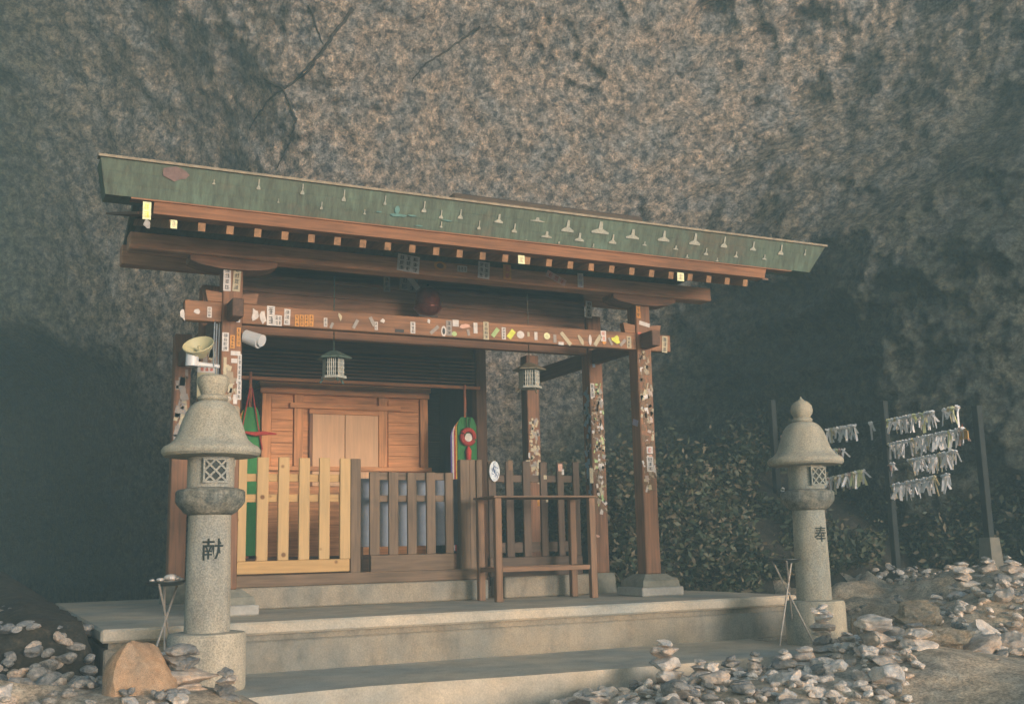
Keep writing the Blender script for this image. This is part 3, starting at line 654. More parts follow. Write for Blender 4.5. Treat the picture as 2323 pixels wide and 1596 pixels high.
# ------------------------------------------------------------------ fences
def slat_fence(name, label, cat, mat, mat2, uprights, rails, zb, zt, y, thick, loc, wd=.085, rails_y=.03, bottom=None, knots=False):
    o = thing(name, label, cat, loc)
    for i, (u, wpx) in enumerate(uprights):
        x = at(u, 1180, Y=y).x; h = wpx*.00405/2
        MB().box(x-h, y, zb if not bottom else bottom+.001, x+h, y+thick, zt+rng.uniform(-.004,.004), .004).build('slat', mat, o)
    xa = at(uprights[0][0], 1180, Y=y).x-.02; xb = at(uprights[-1][0], 1180, Y=y).x+.02
    for z, h in rails:
        MB().box(xa, y+thick+.001, z-h/2, xb, y+thick+rails_y, z+h/2, .003).build('rail', mat2, o)
    if bottom: MB().box(xa-.02, y-.006, zb, xb+.02, y+thick+.02, bottom, .004).build('bottom_board', mat2, o)
    return o
YN = YF = .76
PZ = wood('new_pine', (.50,.33,.155), 2, .14, True); PX = wood('new_pine', (.47,.29,.12), 0, .16, True)
za, zb_ = at(650, 1270, Y=.72).z, at(650, 1299, Y=.72).z
g = slat_fence('pine_gate', 'new yellow pine gate panel with six uprights, bright beside the old brown fence', 'gate', PZ, PX,
   [(549,18),(595,25),(643,24),(690,24),(736,24),(783,24)], [(at(650,1083,Y=.75).z, .068),(at(650,1129,Y=.75).z, .068)], zb_, at(690,1037,Y=.72).z, .72, .03, (1.0,.74,.3), bottom=za)
BZ = wood('fence_brown', (.15,.098,.062), 2); BX = wood('fence_brown', (.15,.098,.062), 0)
fb = at(950,1256,Y=.76).z; ft = at(950,1070,Y=.76).z; f0 = at(950,1296,Y=.76).z
g = slat_fence('picket_fence', 'weathered brown picket fence before the altar, blue panels showing through its gaps', 'fence', BZ, BX,
   [(850,24),(893,23),(935,22),(978,22),(1020,20)], [(at(950,1080,Y=.8).z,.07),(at(950,1130,Y=.8).z,.06)], f0, ft, .76, .03, (1.9,.78,.19), bottom=fb)
for u, wd in ((806,24),(1055,24),(1072,16),(1088,15)):
    x = at(u, 1180, Y=.755).x; MB().box(x-wd*.002, .745, .187 if u != 806 else .187, x+wd*.002, .83, at(u,1042 if u > 900 else 1040,Y=.75).z, .005).build('post', BZ, g)
xq = at(545,1300,Y=.76).x; xe = at(1100,1300,Y=.76).x
MB().box(.175, .725, .187, xe, .86, zb_-.012, .006).build('ground_beam', wood('fence_brown', (.20,.125,.075), 0), g)
DZ = wood('fence_dark', (.095,.062,.043), 2); DX = wood('fence_dark', (.095,.062,.043), 0)
g2 = slat_fence('old_fence', 'darkest and most worn fence panel, behind the narrow wooden stand', 'fence', DZ, DX,
   [(1118,20),(1158,20),(1197,20),(1236,19),(1274,18),(1310,17)], [(at(1200,1085,Y=.8).z,.07),(at(1200,1240,Y=.8).z,.10)], .2, at(1200,1046,Y=.76).z, .77, .03, (3.3,.78,.2), bottom=at(1200,1262,Y=.76).z)
# scraps of paper on the old fence
for u, v, w_, h_, c_ in ((1157,1055,10,22,'brown'),(1270,1060,9,16,'pink'),(1236,1082,7,9,'cream'),(1240,1135,5,6,'cream'),(1221,1140,5,14,'orange'),(1276,1070,5,12,'white')):
    sticker(g2, u, v, w_, h_, c_, 0, None, Y=.768)
# blue grey panels behind the picket fence
o = thing('blue_panel', 'blue-grey cloth panel standing close behind the brown picket fence', 'panel', (1.9, 1.0, .3))
xa = at(815,1180,Y=1.0).x; xb = at(1048,1180,Y=1.0).x
MB().box(xa, 1.0, at(900,1238,Y=1.0).z, xb, 1.02, at(900,1085,Y=1.0).z+.0, .003).build('cloth', plain('blue_grey_cloth', (.24,.27,.33), .85, var=.12, scale=14), o)
for x in (xa+.03, (xa+xb)/2, xb-.03): MB().box(x-.015, 1.021, .002, x+.015, 1.045, .9).build('stake', BZ, o)

# blue and white oval hanging on the fence
p = at(1122, 1068, Y=.74)
o = thing('oval_plaque', 'small white oval plaque with blue marks tied to the top of the old fence', 'plaque', p)
MB().prism([(p.x+.055*math.cos(t*math.pi/12), .745, p.z+.10*math.sin(t*math.pi/12)) for t in range(24)], None, (0,.018,0)).build('plate', plain('plaque_white', (.52,.57,.62), .5, scale=30), o)
b = MB(); gg = random.Random(4)
for k in range(9):
    a0 = gg.uniform(0, 6.28); rr = gg.uniform(.01,.035); cx, cz = p.x+rr*math.cos(a0), p.z+2*rr*math.sin(a0)
    b.tube([(cx+.016*math.cos(t), .743, cz+.022*math.sin(t)) for t in np.linspace(a0, a0+3.6, 7)], .003, 5)
b.build('blue_marks', plain('plaque_blue', (.05,.11,.28), .5), o)
MB().tube([(p.x, .75, p.z+.095), (p.x+.005, .755, p.z+.125)], .004, 6).build('tie', plain('dark_cord', (.05,.07,.04)), o)

# low wooden stand in front of the old fence
ST = thing('offering_stand', 'narrow brown wooden stand with thin legs in front of the old fence', 'stand', (3.1, .35, 0))
SZ = wood('stand_wood', (.21,.115,.065), 2); SX = wood('stand_wood', (.21,.115,.065), 0)
yf, yb2 = .12, .50
xfl = at(1129, 1250, Y=yf).x; xfr = at(1343, 1250, Y=yf).x; xbl = xfl+.0; 
zt = at(1200, 1128, Y=yf).z
for x, y in ((xfl, yf), (xfr, yf), (xfl, yb2), (xfr, yb2)):
    MB().box(x-.032, y-.03, .001, x+.032, y+.03, zt-.002, .004).build('leg', SZ, ST)
MB().box(xfl-.05, yf-.045, zt, xfr+.05, yb2+.045, zt+.018, .004).build('top_board', wood('stand_top', (.17,.10,.06), 0), ST)
zl = at(1240, 1288, Y=yf).z
MB().box(xfl+.034, yf-.018, zl-.022, xfr-.034, yf+.018, zl+.022, .004).build('rail', SX, ST)
MB().box(xfl+.034, yb2-.018, zl-.022, xfr-.034, yb2+.018, zl+.022, .004).build('rail', SX, ST)
for x in (xfl, xfr): MB().box(x-.018, yf+.032, zl-.022, x+.018, yb2-.032, zl+.022, .004).build('rail', wood('stand_wood', (.21,.115,.065), 1), ST)

# ------------------------------------------------------------------ hanging bronze lanterns and the bell
def hang_lantern(u, v0, v1, label, tint):
    Y_ = .5; a = at(u, v0, Y=Y_); c = at(u, v1, Y=Y_); h = a.z-c.z; x = a.x; zb2 = c.z
    o = thing('hanging_lantern', label, 'lantern', (x, Y_, zb2), 'metal lanterns hanging before the altar')
    BM = plain('bronze_'+tint, (.09,.14,.12) if tint == 'green' else (.20,.17,.12), .6, .3, var=.4, scale=25)
    GM = plain('lantern_lattice', (.42,.42,.38), .6, .2, var=.2, scale=30)
    n = 6
    def hexr(r0, z0, r1, z1, b):
        vv = [(x+r0*math.cos(k*math.pi/3+.52), Y_+r0*math.sin(k*math.pi/3+.52), z0) for k in range(6)]+[(x+r1*math.cos(k*math.pi/3+.52), Y_+r1*math.sin(k*math.pi/3+.52), z1) for k in range(6)]
        b.add(vv, [tuple(range(5,-1,-1)), tuple(range(6,12))]+[(i, (i+1)%6, 6+(i+1)%6, 6+i) for i in range(6)])
    b = MB(); hexr(.165, zb2+.19, .165, zb2+.20, b); hexr(.165, zb2+.20, .05, zb2+.262, b); b.build('canopy', BM, o)
    b = MB(); hexr(.082, zb2+.03, .082, zb2+.188, b); b.build('core', plain('lantern_inside', (.05,.06,.055), .8), o)
    b = MB()
    for k in range(6):
        a0 = k*math.pi/3+.52; a1 = a0+math.pi/3
        P0 = Vector((x+.10*math.cos(a0), Y_+.10*math.sin(a0), 0)); P1 = Vector((x+.10*math.cos(a1), Y_+.10*math.sin(a1), 0))
        for t_ in np.linspace(0, 1, 7): q_ = P0.lerp(P1, t_); b.tube([(q_.x, q_.y, zb2+.035), (q_.x, q_.y, zb2+.188)], .0045, 5)
        for z_ in (.07,.11,.15): b.tube([(P0.x,P0.y,zb2+z_),(P1.x,P1.y,zb2+z_)], .004, 5)
    b.build('lattice', GM, o)
    b = MB(); hexr(.12, zb2+.012, .115, zb2+.034, b); b.build('base', GM if tint == 'green' else GM, o)
    for k in (0, 2, 4):
        a0 = k*math.pi/3+.52; MB().tube([(x+.10*math.cos(a0), Y_+.10*math.sin(a0), zb2+.012), (x+.125*math.cos(a0), Y_+.125*math.sin(a0), zb2-.02)], .01, 6).build('foot', BM, o)
    b = MB(); zz = zb2+.262
    while zz < 2.93:
        b.tube([(x, Y_, zz), (x, Y_, min(zz+.035, 2.99))], .006, 6); b.tube([(x, Y_, zz+.035), (x, Y_, min(zz+.05, 3.0))], .003, 5); zz += .05
    b.build('chain', BM, o)
hang_lantern(757, 806, 862, 'green bronze lantern hanging on a chain before the slats above the altar', 'green')
hang_lantern(1200, 832, 884, 'brownish bronze lantern hanging in front of the rear right post', 'brown')
p = at(970, 684, Y=.7)
o = thing('round_bell', 'large rusty red round bell hanging above the middle of the stickered beam', 'bell', p)
b = MB(); b.lathe(p, [(.012,.150),(.05,.14),(.095,.115),(.118,.07),(.125,.0),(.128,-.05),(.138,-.058),(.138,-.072),(.125,-.08),(.105,-.11),(.06,-.135),(.01,-.142)], 32)
b.build('bell_body', plain('rusty_red', (.20,.06,.04), .28, .5, var=.35, scale=20), o, smooth=True)
MB().box(p.x-.1, .7-.006, p.z-.147, p.x+.1, .7+.006, p.z-.135).build('slot_rim', plain('dark_iron', (.03,.03,.03), .5, .5), o)
MB().tube([(p.x, .7, p.z+.145), (p.x, .7, 3.0)], .012, 8).build('hanger', plain('dark_iron', (.03,.03,.03), .5, .5), o)

# ------------------------------------------------------------------ loudspeaker, camera, conduit, notice
WPL = plain('white_plastic', (.58,.58,.60), .4, var=.06, bump=0); CREAM = plain('cream_paint', (.50,.46,.28), .45, var=.12, scale=5, bump=0)
p = at(449, 780, Y=.02)
o = thing('horn_speaker', 'cream horn loudspeaker with white body tilted upward on the left front post', 'speaker', p)
ax = (Vector((-.35,-.55,.76))).normalized(); sx = ax.cross(Vector((0,1,0))).normalized(); sy = ax.cross(sx)
def ring3(c, r, n=28): return [c+sx*r*math.cos(2*math.pi*k/n)+sy*r*math.sin(2*math.pi*k/n) for k in range(n)]
prof = [(.125,.0),(.118,-.005),(.095,-.04),(.06,-.075),(.035,-.11),(.030,-.115),(.040,-.118),(.066,-.085),(.102,-.05),(.127,-.008)]
vv = []; n = 28
for r_, d_ in prof: vv += ring3(p+ax*d_, r_)
ff = []
for i in range(len(prof)):
    i2 = (i+1) % len(prof)
    for k in range(n): ff.append((i*n+k, i*n+(k+1)%n, i2*n+(k+1)%n, i2*n+k))
MB().add(vv, ff).build('horn', CREAM, o, smooth=True)
q0 = p+ax*-.07; 
MB().tube([p+ax*-.11, p+ax*-.02], [.024,.012], 12).build('phase_plug', CREAM, o, smooth=True)
bb = at(436, 818, Y=.04)
MB().tube([bb+Vector((0,0,.065)), bb+Vector((-.002,0,-.045))], .052, 20).build('driver_body', WPL, o, smooth=True)
c = at(498, 826, Y=.04); MB().tube([bb+Vector((.04,0,-.025)), Vector((-.003, .05, bb.z-.035))], [.022,.018], 12).build('mounting_arm', WPL, o, smooth=True)
c = at(553, 768, Y=-.02); d = at(590, 772, Y=-.08)
o = thing('security_camera', 'white cylinder security camera on the right side of the left front post', 'camera', c)
a_ = Vector((PW+.03, .0, at(556,765,Y=0).z)); b_ = at(588, 776, Y=-.10)
MB().tube([a_, b_], [.047,.052], 22).build('housing', WPL, o, smooth=True)
dv = (b_-a_).normalized(); MB().tube([a_-dv*-.0+Vector((0,0,.02)), b_+dv*.03+Vector((0,0,.02))], [.045,.05], 22).build('sun_shield', WPL, o, smooth=True)
MB().tube([b_+dv*.001, b_+dv*.004], .036, 18).build('lens_window', plain('dark_glass', (.03,.03,.035), .15), o)
MB().tube([(PW+.001, .05, a_.z-.02), (PW+.05, .03, a_.z-.02)], .014, 10).build('arm', WPL, o)
o = thing('cable_conduit', 'thin grey cables running down the left side of the left front post', 'conduit', (-.02,.04,1.9))
for k, (dx, z1, z0) in enumerate(((-.012, 2.35, 1.75), (-.035, 2.34, 1.9), (-.055, 2.35, 1.98))):
    MB().tube([(dx, .05-.012*k, z1), (dx-.004, .05-.012*k, (z1+z0)/2), (dx, .05-.012*k, z0)], .006, 6).build('cable', plain('grey_cable', (.22,.25,.28), .5), o)
p = at(469, 862, Y=.93)
o = thing('notice_board', 'cream notice with red lettering on the post behind the left stone lantern', 'notice', p)
w2 = .085
MB().box(p.x-w2, .925, at(469,902,Y=.93).z, p.x+w2, .94, at(469,826,Y=.93).z, .002).build('board', plain('notice_cream', (.46,.42,.28), .7), o)
q_ = at(469, 836, Y=.92)
b = MB(); b.box(q_.x-w2*.95, .921, q_.z-.035, q_.x+w2*.95, .924, q_.z+.035); b.mi = 1
glyphs(b, Vector((q_.x, .9205, q_.z)), Vector((1,0,0)), Vector((0,0,1)), Vector((0,-1,0)), .06, .026, 3, 1, 3, .2)
b.build('red_notice', [spaper('white'), spaper('red')], o)

# ------------------------------------------------------------------ stone lanterns
def kanji(text, r, z, x, y, size, parent, mat):
    cu = bpy.data.curves.new('glyph', 'FONT'); cu.body = text; cu.size = size; cu.align_x = 'CENTER'; cu.align_y = 'CENTER'; cu.extrude = 0; cu.offset = .0012
    to = bpy.data.objects.new('glyph', cu); COL.objects.link(to)
    dg = bpy.context.evaluated_depsgraph_get(); me = bpy.data.meshes.new_from_object(to.evaluated_get(dg)); bpy.data.objects.remove(to)
    import bmesh
    bm = bmesh.new(); bm.from_mesh(me); bmesh.ops.subdivide_edges(bm, edges=[e for e in bm.edges if e.calc_length() > .02], cuts=2)
    for v_ in bm.verts:
        t_ = v_.co.x/r; v_.co = Vector(((r+.0015)*math.sin(t_), -(r+.0015)*math.cos(t_), v_.co.y))
    bm.to_mesh(me); bm.free(); me.materials.clear(); me.materials.append(mat)
    o = bpy.data.objects.new('engraved_character', me); COL.objects.link(o); o.parent = parent
    pl = Vector(parent.location); pp = parent.parent
    while pp is not None: pl += Vector(pp.location); pp = pp.parent
    o.location = Vector((x, y, z))-pl
    return o
def stone_lantern(x, y, label, ch, chsize, tip, gran, dz=0):
    o = thing('stone_lantern', label, 'stone lantern', (x, y, -.354), 'stone lanterns on the paving')
    c = (x, y, 0)
    MB().lathe(c, [(.235,-.353),(.243,-.33),(.243,-.03),(.232,-.006),(.20,-.001)], 48, .01).build('base', gran, o, smooth=True)
    sh_ = MB().lathe(c, [(.142,.0),(.139,.3),(.134,.6),(.133,.727)], 44, .01).build('shaft', gran, o, smooth=True)
    MB().lathe(c, [(.135,.728),(.165,.745),(.205,.79),(.215,.805),(.218,.815),(.218,.875),(.208,.887),(.16,.90)], 44, .01).build('collar', rockmat('dark_granite', (.07,.08,.075), (.17,.18,.165), (.28,.28,.25), 14, (1,1,1), .4, .01), o, smooth=True)
    fb_ = MB().lathe(c, [(.145,.902),(.148,.915),(.148,1.11),(.14,1.125)], 44).build('fire_box', gran, o, smooth=True)
    hat = [(.20,1.095),(.295,1.103),(.311,1.12),(.313,1.142),(.300,1.163),(.264,1.182),(.233,1.212),(.214,1.25),(.199,1.30),(.184,1.345),(.166,1.39),(.142,1.428),(.112,1.452),(.09,1.463)]
    MB().lathe(c, hat, 52, .012).build('roof_cap', gran if gran is not GRAN else GRAN2, o, smooth=True)
    if tip: fin = [(.075,1.463),(.085,1.475),(.085,1.492),(.068,1.503),(.072,1.515),(.088,1.54),(.092,1.57),(.085,1.605),(.06,1.635),(.028,1.652),(.012,1.668),(.003,1.685)]
    else: fin = [(.085,1.463),(.097,1.475),(.097,1.492),(.078,1.505),(.082,1.525),(.096,1.56),(.103,1.59),(.100,1.618),(.08,1.633),(.03,1.640),(.004,1.648)]
    MB().lathe(c, fin, 36, .01).build('finial', gran if gran is not GRAN else GRAN2, o, smooth=True)
    # dark plate painted as the shaded window opening, with diamond lattice
    s = .072; z = 1.005; yy = y-.150
    MB().box(x-s, yy+.001, z-s, x+s, yy+.05, z+s).build('window_shade_plate', plain('window_shade', (.05,.06,.06), .95), fb_)
    b = MB()
    for sg in (-1, 1):
        for k in (-1, 0, 1):
            # diagonals clipped to the square
            pts = []
            off = k*s*.98
            x0_, x1_ = -s, s
            zz0, zz1 = sg*x0_+off, sg*x1_+off
            def clip(a0, b0):
                pts_ = []
                for t_ in np.linspace(0, 1, 60):
                    xx = a0[0]+(b0[0]-a0[0])*t_; zz = a0[1]+(b0[1]-a0[1])*t_
                    if abs(xx) <= s and abs(zz) <= s: pts_.append((xx, zz))
                return pts_[0], pts_[-1]
            A_, B_ = clip((x0_, zz0), (x1_, zz1))
            b.bar((x+A_[0], yy-.004-.001*sg, z+A_[1]), (x+B_[0], yy-.004-.001*sg, z+B_[1]), .012, .012, up=(0,1,0))
    for q_ in (-1, 1): b.box(x-s-.008, yy-.008, z+q_*s-.006, x+s+.008, yy+.004, z+q_*s+.006); b.box(x+q_*s-.006, yy-.0085, z-s, x+q_*s+.006, yy+.0035, z+s)
    b.build('lattice', gran, fb_)
    kanji(ch, .1385, .50 if ch == '献' else .52, x, y, chsize, sh_, plain('engraved_dark', (.02,.03,.03), .95, var=.3, scale=40, bump=0))
    return o
stone_lantern(-.375, -1.70, 'stone lantern at the left end of the paving, flat-topped finial, nearest to the viewer', '献', .145, False, GRAN)
stone_lantern(4.53, -1.70, 'stone lantern at the right end of the paving, pointed finial, before the tied paper fortunes', '奉', .135, True, GRAN2)

# ------------------------------------------------------------------ tripods with dishes
def tripod(top, feet, r, label, offering, group='metal tripods beside the stone lanterns'):
    top = Vector(top); o = thing('tripod_stand', label, 'tripod', (top.x, top.y, feet[0][2]), group)
    IR = plain('grey_iron', (.33,.30,.27), .5, .4, var=.3, scale=30)
    cross = None
    for k, f_ in enumerate(feet):
        f_ = Vector(f_); ctr = Vector((sum(q[0] for q in feet)/3, sum(q[1] for q in feet)/3, 0))
        ang = math.atan2(f_.y-ctr.y, f_.x-ctr.x)+math.pi
        t_ = Vector((top.x+r*.95*math.cos(ang), top.y+r*.95*math.sin(ang), top.z-.01))
        MB().tube([f_, t_], .0075, 8).build('leg', IR, o)
    b = MB(); b.lathe(top, [(r*.5,-.028),(r*.85,-.02),(r,.0),(r,.006),(r*.97,.006),(r*.8,-.012),(r*.3,-.016),(.01,-.016)], 32); b.build('dish', plain('dark_dish', (.05,.06,.06), .5, .4), o, smooth=True)
    return o
c = at(375, 1318, Y=-1.55)
zf = [at(338,1515,Y=-1.75), at(374,1522,Y=-1.80), at(400,1512,Y=-1.45)]
tl = tripod((c.x, c.y, c.z), [tuple(q) for q in zf], .128, 'thin metal tripod with a dark dish left of the nearest stone lantern', True)
g = random.Random(3); WSH = plain('shell_white', (.62,.56,.52), .6, var=.2, scale=40)
for k, (dx, dy, s) in enumerate(((.035,.0,.042),(.075,.02,.030),(.01,.03,.026),(-.035,-.02,.022),(.10,.0,.018),(-.08,.01,.016))):
    b = MB(); pr = [(s*math.sin(t*math.pi/7)*1.0+.001, -s*.55*math.cos(t*math.pi/7)) for t in range(8)]; b.lathe((c.x+dx, c.y+dy, c.z+s*.55), pr, 10, .4)
    o = b.build('pebble', WSH, smooth=True); o['label'] = 'small white pebble lying in the dish of the left tripod'; o['category'] = 'pebble'; o['group'] = 'white pebbles in the dish'
c = at(1782, 1268, Y=-2.0)
tripod((c.x, c.y, c.z), [tuple(at(1768,1463,Y=-1.95)), tuple(at(1845,1457,Y=-1.93)), tuple(at(1800,1449,Y=-1.55))], .115, 'thin metal tripod with an empty dish left of the farther stone lantern', False)

# ------------------------------------------------------------------ paper fortune racks
IRD = plain('black_rack', (.018,.024,.024), .85, 0, bump=0)
CF = plain('footing_concrete', (.16,.15,.125), .9, var=.25)
RA, RB, RC_ = Vector((7.388,.248,0)), Vector((6.90,-1.45,0)), Vector((6.85,1.6,0))
RC_ = Vector((at(1768,1200,Y=1.5).x, 1.5, 0))
rk = thing('fortune_rack', 'black metal rack of three posts and four wires holding tied paper fortunes', 'rack', (RA.x, RA.y, .05))
def rpost(p, zt_, zb3, foot=True):
    q = MB().box(p.x-.035, p.y-.035, zb3, p.x+.035, p.y+.035, zt_, .004).build('post', IRD, rk)
    if foot:
        b = MB(); b.add([(p.x-.085,p.y-.085,zb3-.3),(p.x+.085,p.y-.085,zb3-.3),(p.x+.085,p.y+.085,zb3-.3),(p.x-.085,p.y+.085,zb3-.3),(p.x-.062,p.y-.062,zb3+.11),(p.x+.062,p.y-.062,zb3+.11),(p.x+.062,p.y+.062,zb3+.11),(p.x-.062,p.y+.062,zb3+.11)],
            [(0,3,2,1),(4,5,6,7),(0,1,5,4),(1,2,6,5),(2,3,7,6),(3,0,4,7)]); b.build('footing', CF, rk)
rpost(RA, 2.0, .05); rpost(RB, 1.72, .36); rpost(RC_, 2.15, -.1, False)
def onplane(u, v, P, Q):
    d = CR*((u-FW/2)/FPX) - CU*((v-FH/2)/FPX) + _f; n_ = Vector((-(Q-P).y, (Q-P).x, 0)); t_ = (P-CP).dot(n_)/d.dot(n_); return CP+d*t_
WIRES = {}
wl_r = [((2012,955),(2185,922)), ((2012,1010),(2190,972)), ((2012,1055),(2190,1020)), ((2012,1104),(2190,1070))]
wl_l = [((1768,992),(2008,955)), ((1768,1038),(2008,1008)), ((1768,1112),(2008,1056))]
b = MB()
for (a0, a1) in wl_r: b.tube([onplane(*a0, RA, RB), onplane(*a1, RA, RB)], .004, 5)
for (a0, a1) in wl_l: b.tube([onplane(*a0, RC_, RA), onplane(*a1, RC_, RA)], .004, 5)
b.build('wire', IRD, rk)
# paper fortunes: a small knotted strip, four shapes, copied along the wires
protos = []
for k in range(5):
    g = random.Random(40+k); b = MB(); L1, L2 = g.uniform(.10,.17), g.uniform(.07,.14); s1, s2 = g.uniform(-.05,.05), g.uniform(.01,.07)
    if k == 4: L1, L2 = .05, .04
    b.tube([(-.02,0,.012),(0,-.012,-.006),(.02,0,.012)], .013, 6)
    b.obox((s1*.5, -.006, -L1/2), Vector((.012,0,0)), Vector((0,.0012,0)), Vector((-s1*.5,0,L1/2)))
    b.obox((s2*.5, .006, -L2/2), Vector((.011,.002,0)), Vector((0,.0012,0)), Vector((-s2*.5,0,L2/2)))
    me_o = b.build('paper_fortune', spaper('white')); protos.append(me_o)
pcol = ['white']*9+['lemon','pink','cream']
pm = {}
def thinpaper(c_):
    nm = 'thin_paper_'+c_
    if nm not in _mc:
        mt, t, b = newmat(nm); cc = dict(white=(.92,.90,.91), lemon=(.85,.84,.5), pink=(.85,.6,.52), cream=(.82,.72,.5), yellow=(.8,.75,.3))[c_]+(1,)
        b.inputs['Base Color'].default_value = cc; b.inputs['Roughness'].default_value = .8; tr = t.nodes.new('ShaderNodeBsdfTranslucent'); tr.inputs[0].default_value = cc
        mx = t.nodes.new('ShaderNodeMixShader'); mx.inputs[0].default_value = .3; t.links.new(b.outputs[0], mx.inputs[1]); t.links.new(tr.outputs[0], mx.inputs[2])
        t.links.new(mx.outputs[0], t.nodes['Material Output'].inputs[0]); _mc[nm] = mt
    return _mc[nm]
WNAME = {'right': ('top', 'second', 'third', 'lowest'), 'left': ('top', 'middle', 'lowest')}
def fortune(u, v, P, Q, k, c_, i, wi=0):
    key = (k, c_)
    if key not in pm:
        me = protos[k].data.copy(); me.materials[0] = thinpaper(c_); pm[key] = me
    o = bpy.data.objects.new('paper_fortune', pm[key]); COL.objects.link(o); o.location = onplane(u, v, P, Q)+Vector((0,-.008*(i % 3),0))
    o.rotation_euler = (rng.uniform(-.2,.2), rng.uniform(-.25,.25), math.atan2((Q-P).y, (Q-P).x)+rng.uniform(-1.1,1.1)); s = rng.uniform(1.0,1.35); o.scale = (s,s,s)
    word = {'white':'white','lemon':'pale yellow','pink':'pinkish','cream':'cream','yellow':'yellow'}[c_]
    side = 'right' if (P is RA) else 'left'
    wn = WNAME[side][wi]
    o['label'] = '%s paper fortune knotted on the %s wire of the %s bay of the rack' % (word, wn, side); o['category'] = 'paper fortune'; o['group'] = '%s paper fortunes on the %s wire of the %s bay' % (word, wn, side)
spans_r = [((2012,2118,0),26),((2136,2172,0),6),((2014,2150,1),28),((2150,2186,1),7),((2014,2028,2),3),((2058,2170,2),22),((2016,2122,3),24),((2134,2150,3),3)]
i = 0
for (u0, u1, wi), n_ in spans_r:
    a0, a1 = wl_r[wi]
    for k in range(n_):
        u = u0+(u1-u0)*(k+rng.random()*.8)/n_; v = a0[1]+(a1[1]-a0[1])*(u-a0[0])/(a1[0]-a0[0])
        fortune(u, v, RA, RB, rng.randrange(5), rng.choice(pcol), i, wi); i += 1
spans_l = [((1870,1940,0),12),((1968,1974,0),1),((1770,1776,0),1),((1868,1960,2),18),((1772,1776,2),1),((1890,1912,1),4)]
for (u0, u1, wi), n_ in spans_l:
    a0, a1 = wl_l[wi]
    for k in range(n_):
        u = u0+(u1-u0)*(k+rng.random()*.8)/n_; v = a0[1]+(a1[1]-a0[1])*(u-a0[0])/(a1[0]-a0[0])
        fortune(u, v, RC_, RA, rng.randrange(5), rng.choice(pcol), i, wi); i += 1
for o in protos: bpy.data.objects.remove(o)
p = onplane(2185, 984, RA, RB)
o = thing('prayer_plaque', 'small orange wooden prayer plaque hanging at the right end of the fortune rack', 'plaque', p)
dr = (RB-RA).normalized(); nn = Vector((-dr.y, dr.x, 0))
hw, hh = .07, .05
MB().prism([p-dr*hw-Vector((0,0,hh)), p+dr*hw-Vector((0,0,hh)), p+dr*hw+Vector((0,0,hh*.5)), p+Vector((0,0,hh)), p-dr*hw+Vector((0,0,hh*.5))], None, nn*.01).build('board', plain('plaque_orange', (.55,.30,.07), .6, var=.15), o)
MB().tube([p+Vector((0,0,hh)), p+Vector((-.01,0,hh+.05))], .003, 5).build('string', spaper('red'), o)

# ------------------------------------------------------------------ leafy bank and rubble, stones
def leaves():
    g = np.random.RandomState(2); gg = random.Random(6)
    n = 90000; x = g.uniform(4.2, 10, n); y = g.uniform(-1, 4.4, n)
    line = np.interp(x, [4.2, 5.2, 6.4, 7.4, 8.2, 10], [1.0, .15, -.05, .35, .1, -.8])
    keep = (y > line+.12*np.sin(x*7)); x = x[keep]; y = y[keep]; pts = np.stack([x, y, gz(x, y)+.10], 1)
    # the foot of the cliff is overgrown too
    co_ = np.array([v.co[:] for v in _rm.vertices]); f_ = g.randint(0, len(co_), 260000); q = co_[f_]
    q = q[(q[:,0] > 3.6)&(q[:,2] > -.1)&(q[:,2] < 1.05+.25*np.sin(q[:,0]*2.3))&(q[:,1] > -2.5)]
    q = q + g.normal(size=q.shape)*np.array([.03,.03,.03]) - np.array([.05,.09,0])
    pts = np.concatenate([pts, q])
    cl = fbm(pts*np.array([2.1,2.1,2.1]), 3, seed=77); k2 = cl > -.28; pts, cl = pts[k2], cl[k2]
    b = MB()
    for i in range(len(pts)):
        s = gg.uniform(.02,.055); h = abs(gg.gauss(0, .12))*(.6+1.5*max(0,cl[i]+.3))
        d1 = Vector((gg.gauss(0,1), gg.gauss(0,1), gg.gauss(0,.7))).normalized(); d2 = d1.cross(Vector((gg.gauss(0,1), gg.gauss(0,1), gg.gauss(0,1)))).normalized()
        c = Vector(pts[i])+Vector((0,-h*.3,h+.01)); b.mi = gg.choice((0,0,0,1,1,2)) if cl[i] < .25 else gg.choice((0,1,1,2,2))
        b.add([c-d1*s, c+d2*s*.45, c+d1*s, c-d2*s*.45], [(0,1,2,3)])
    me = bpy.data.meshes.new('ground_cover'); me.from_pydata(b.v, [], b.f)
    for mt in (plain('leaf_dark', (.030,.048,.026), .6, bump=0), plain('leaf_olive', (.062,.070,.036), .6, bump=0), plain('leaf_dry', (.13,.105,.065), .7, bump=0)): me.materials.append(mt)
    me.polygons.foreach_set('material_index', b.m)
    o = bpy.data.objects.new('ground_cover', me); COL.objects.link(o); o['kind'] = 'stuff'; o['label'] = 'low leafy plants and dead leaves covering the bank below the cliff'; o['category'] = 'ground cover'
leaves()

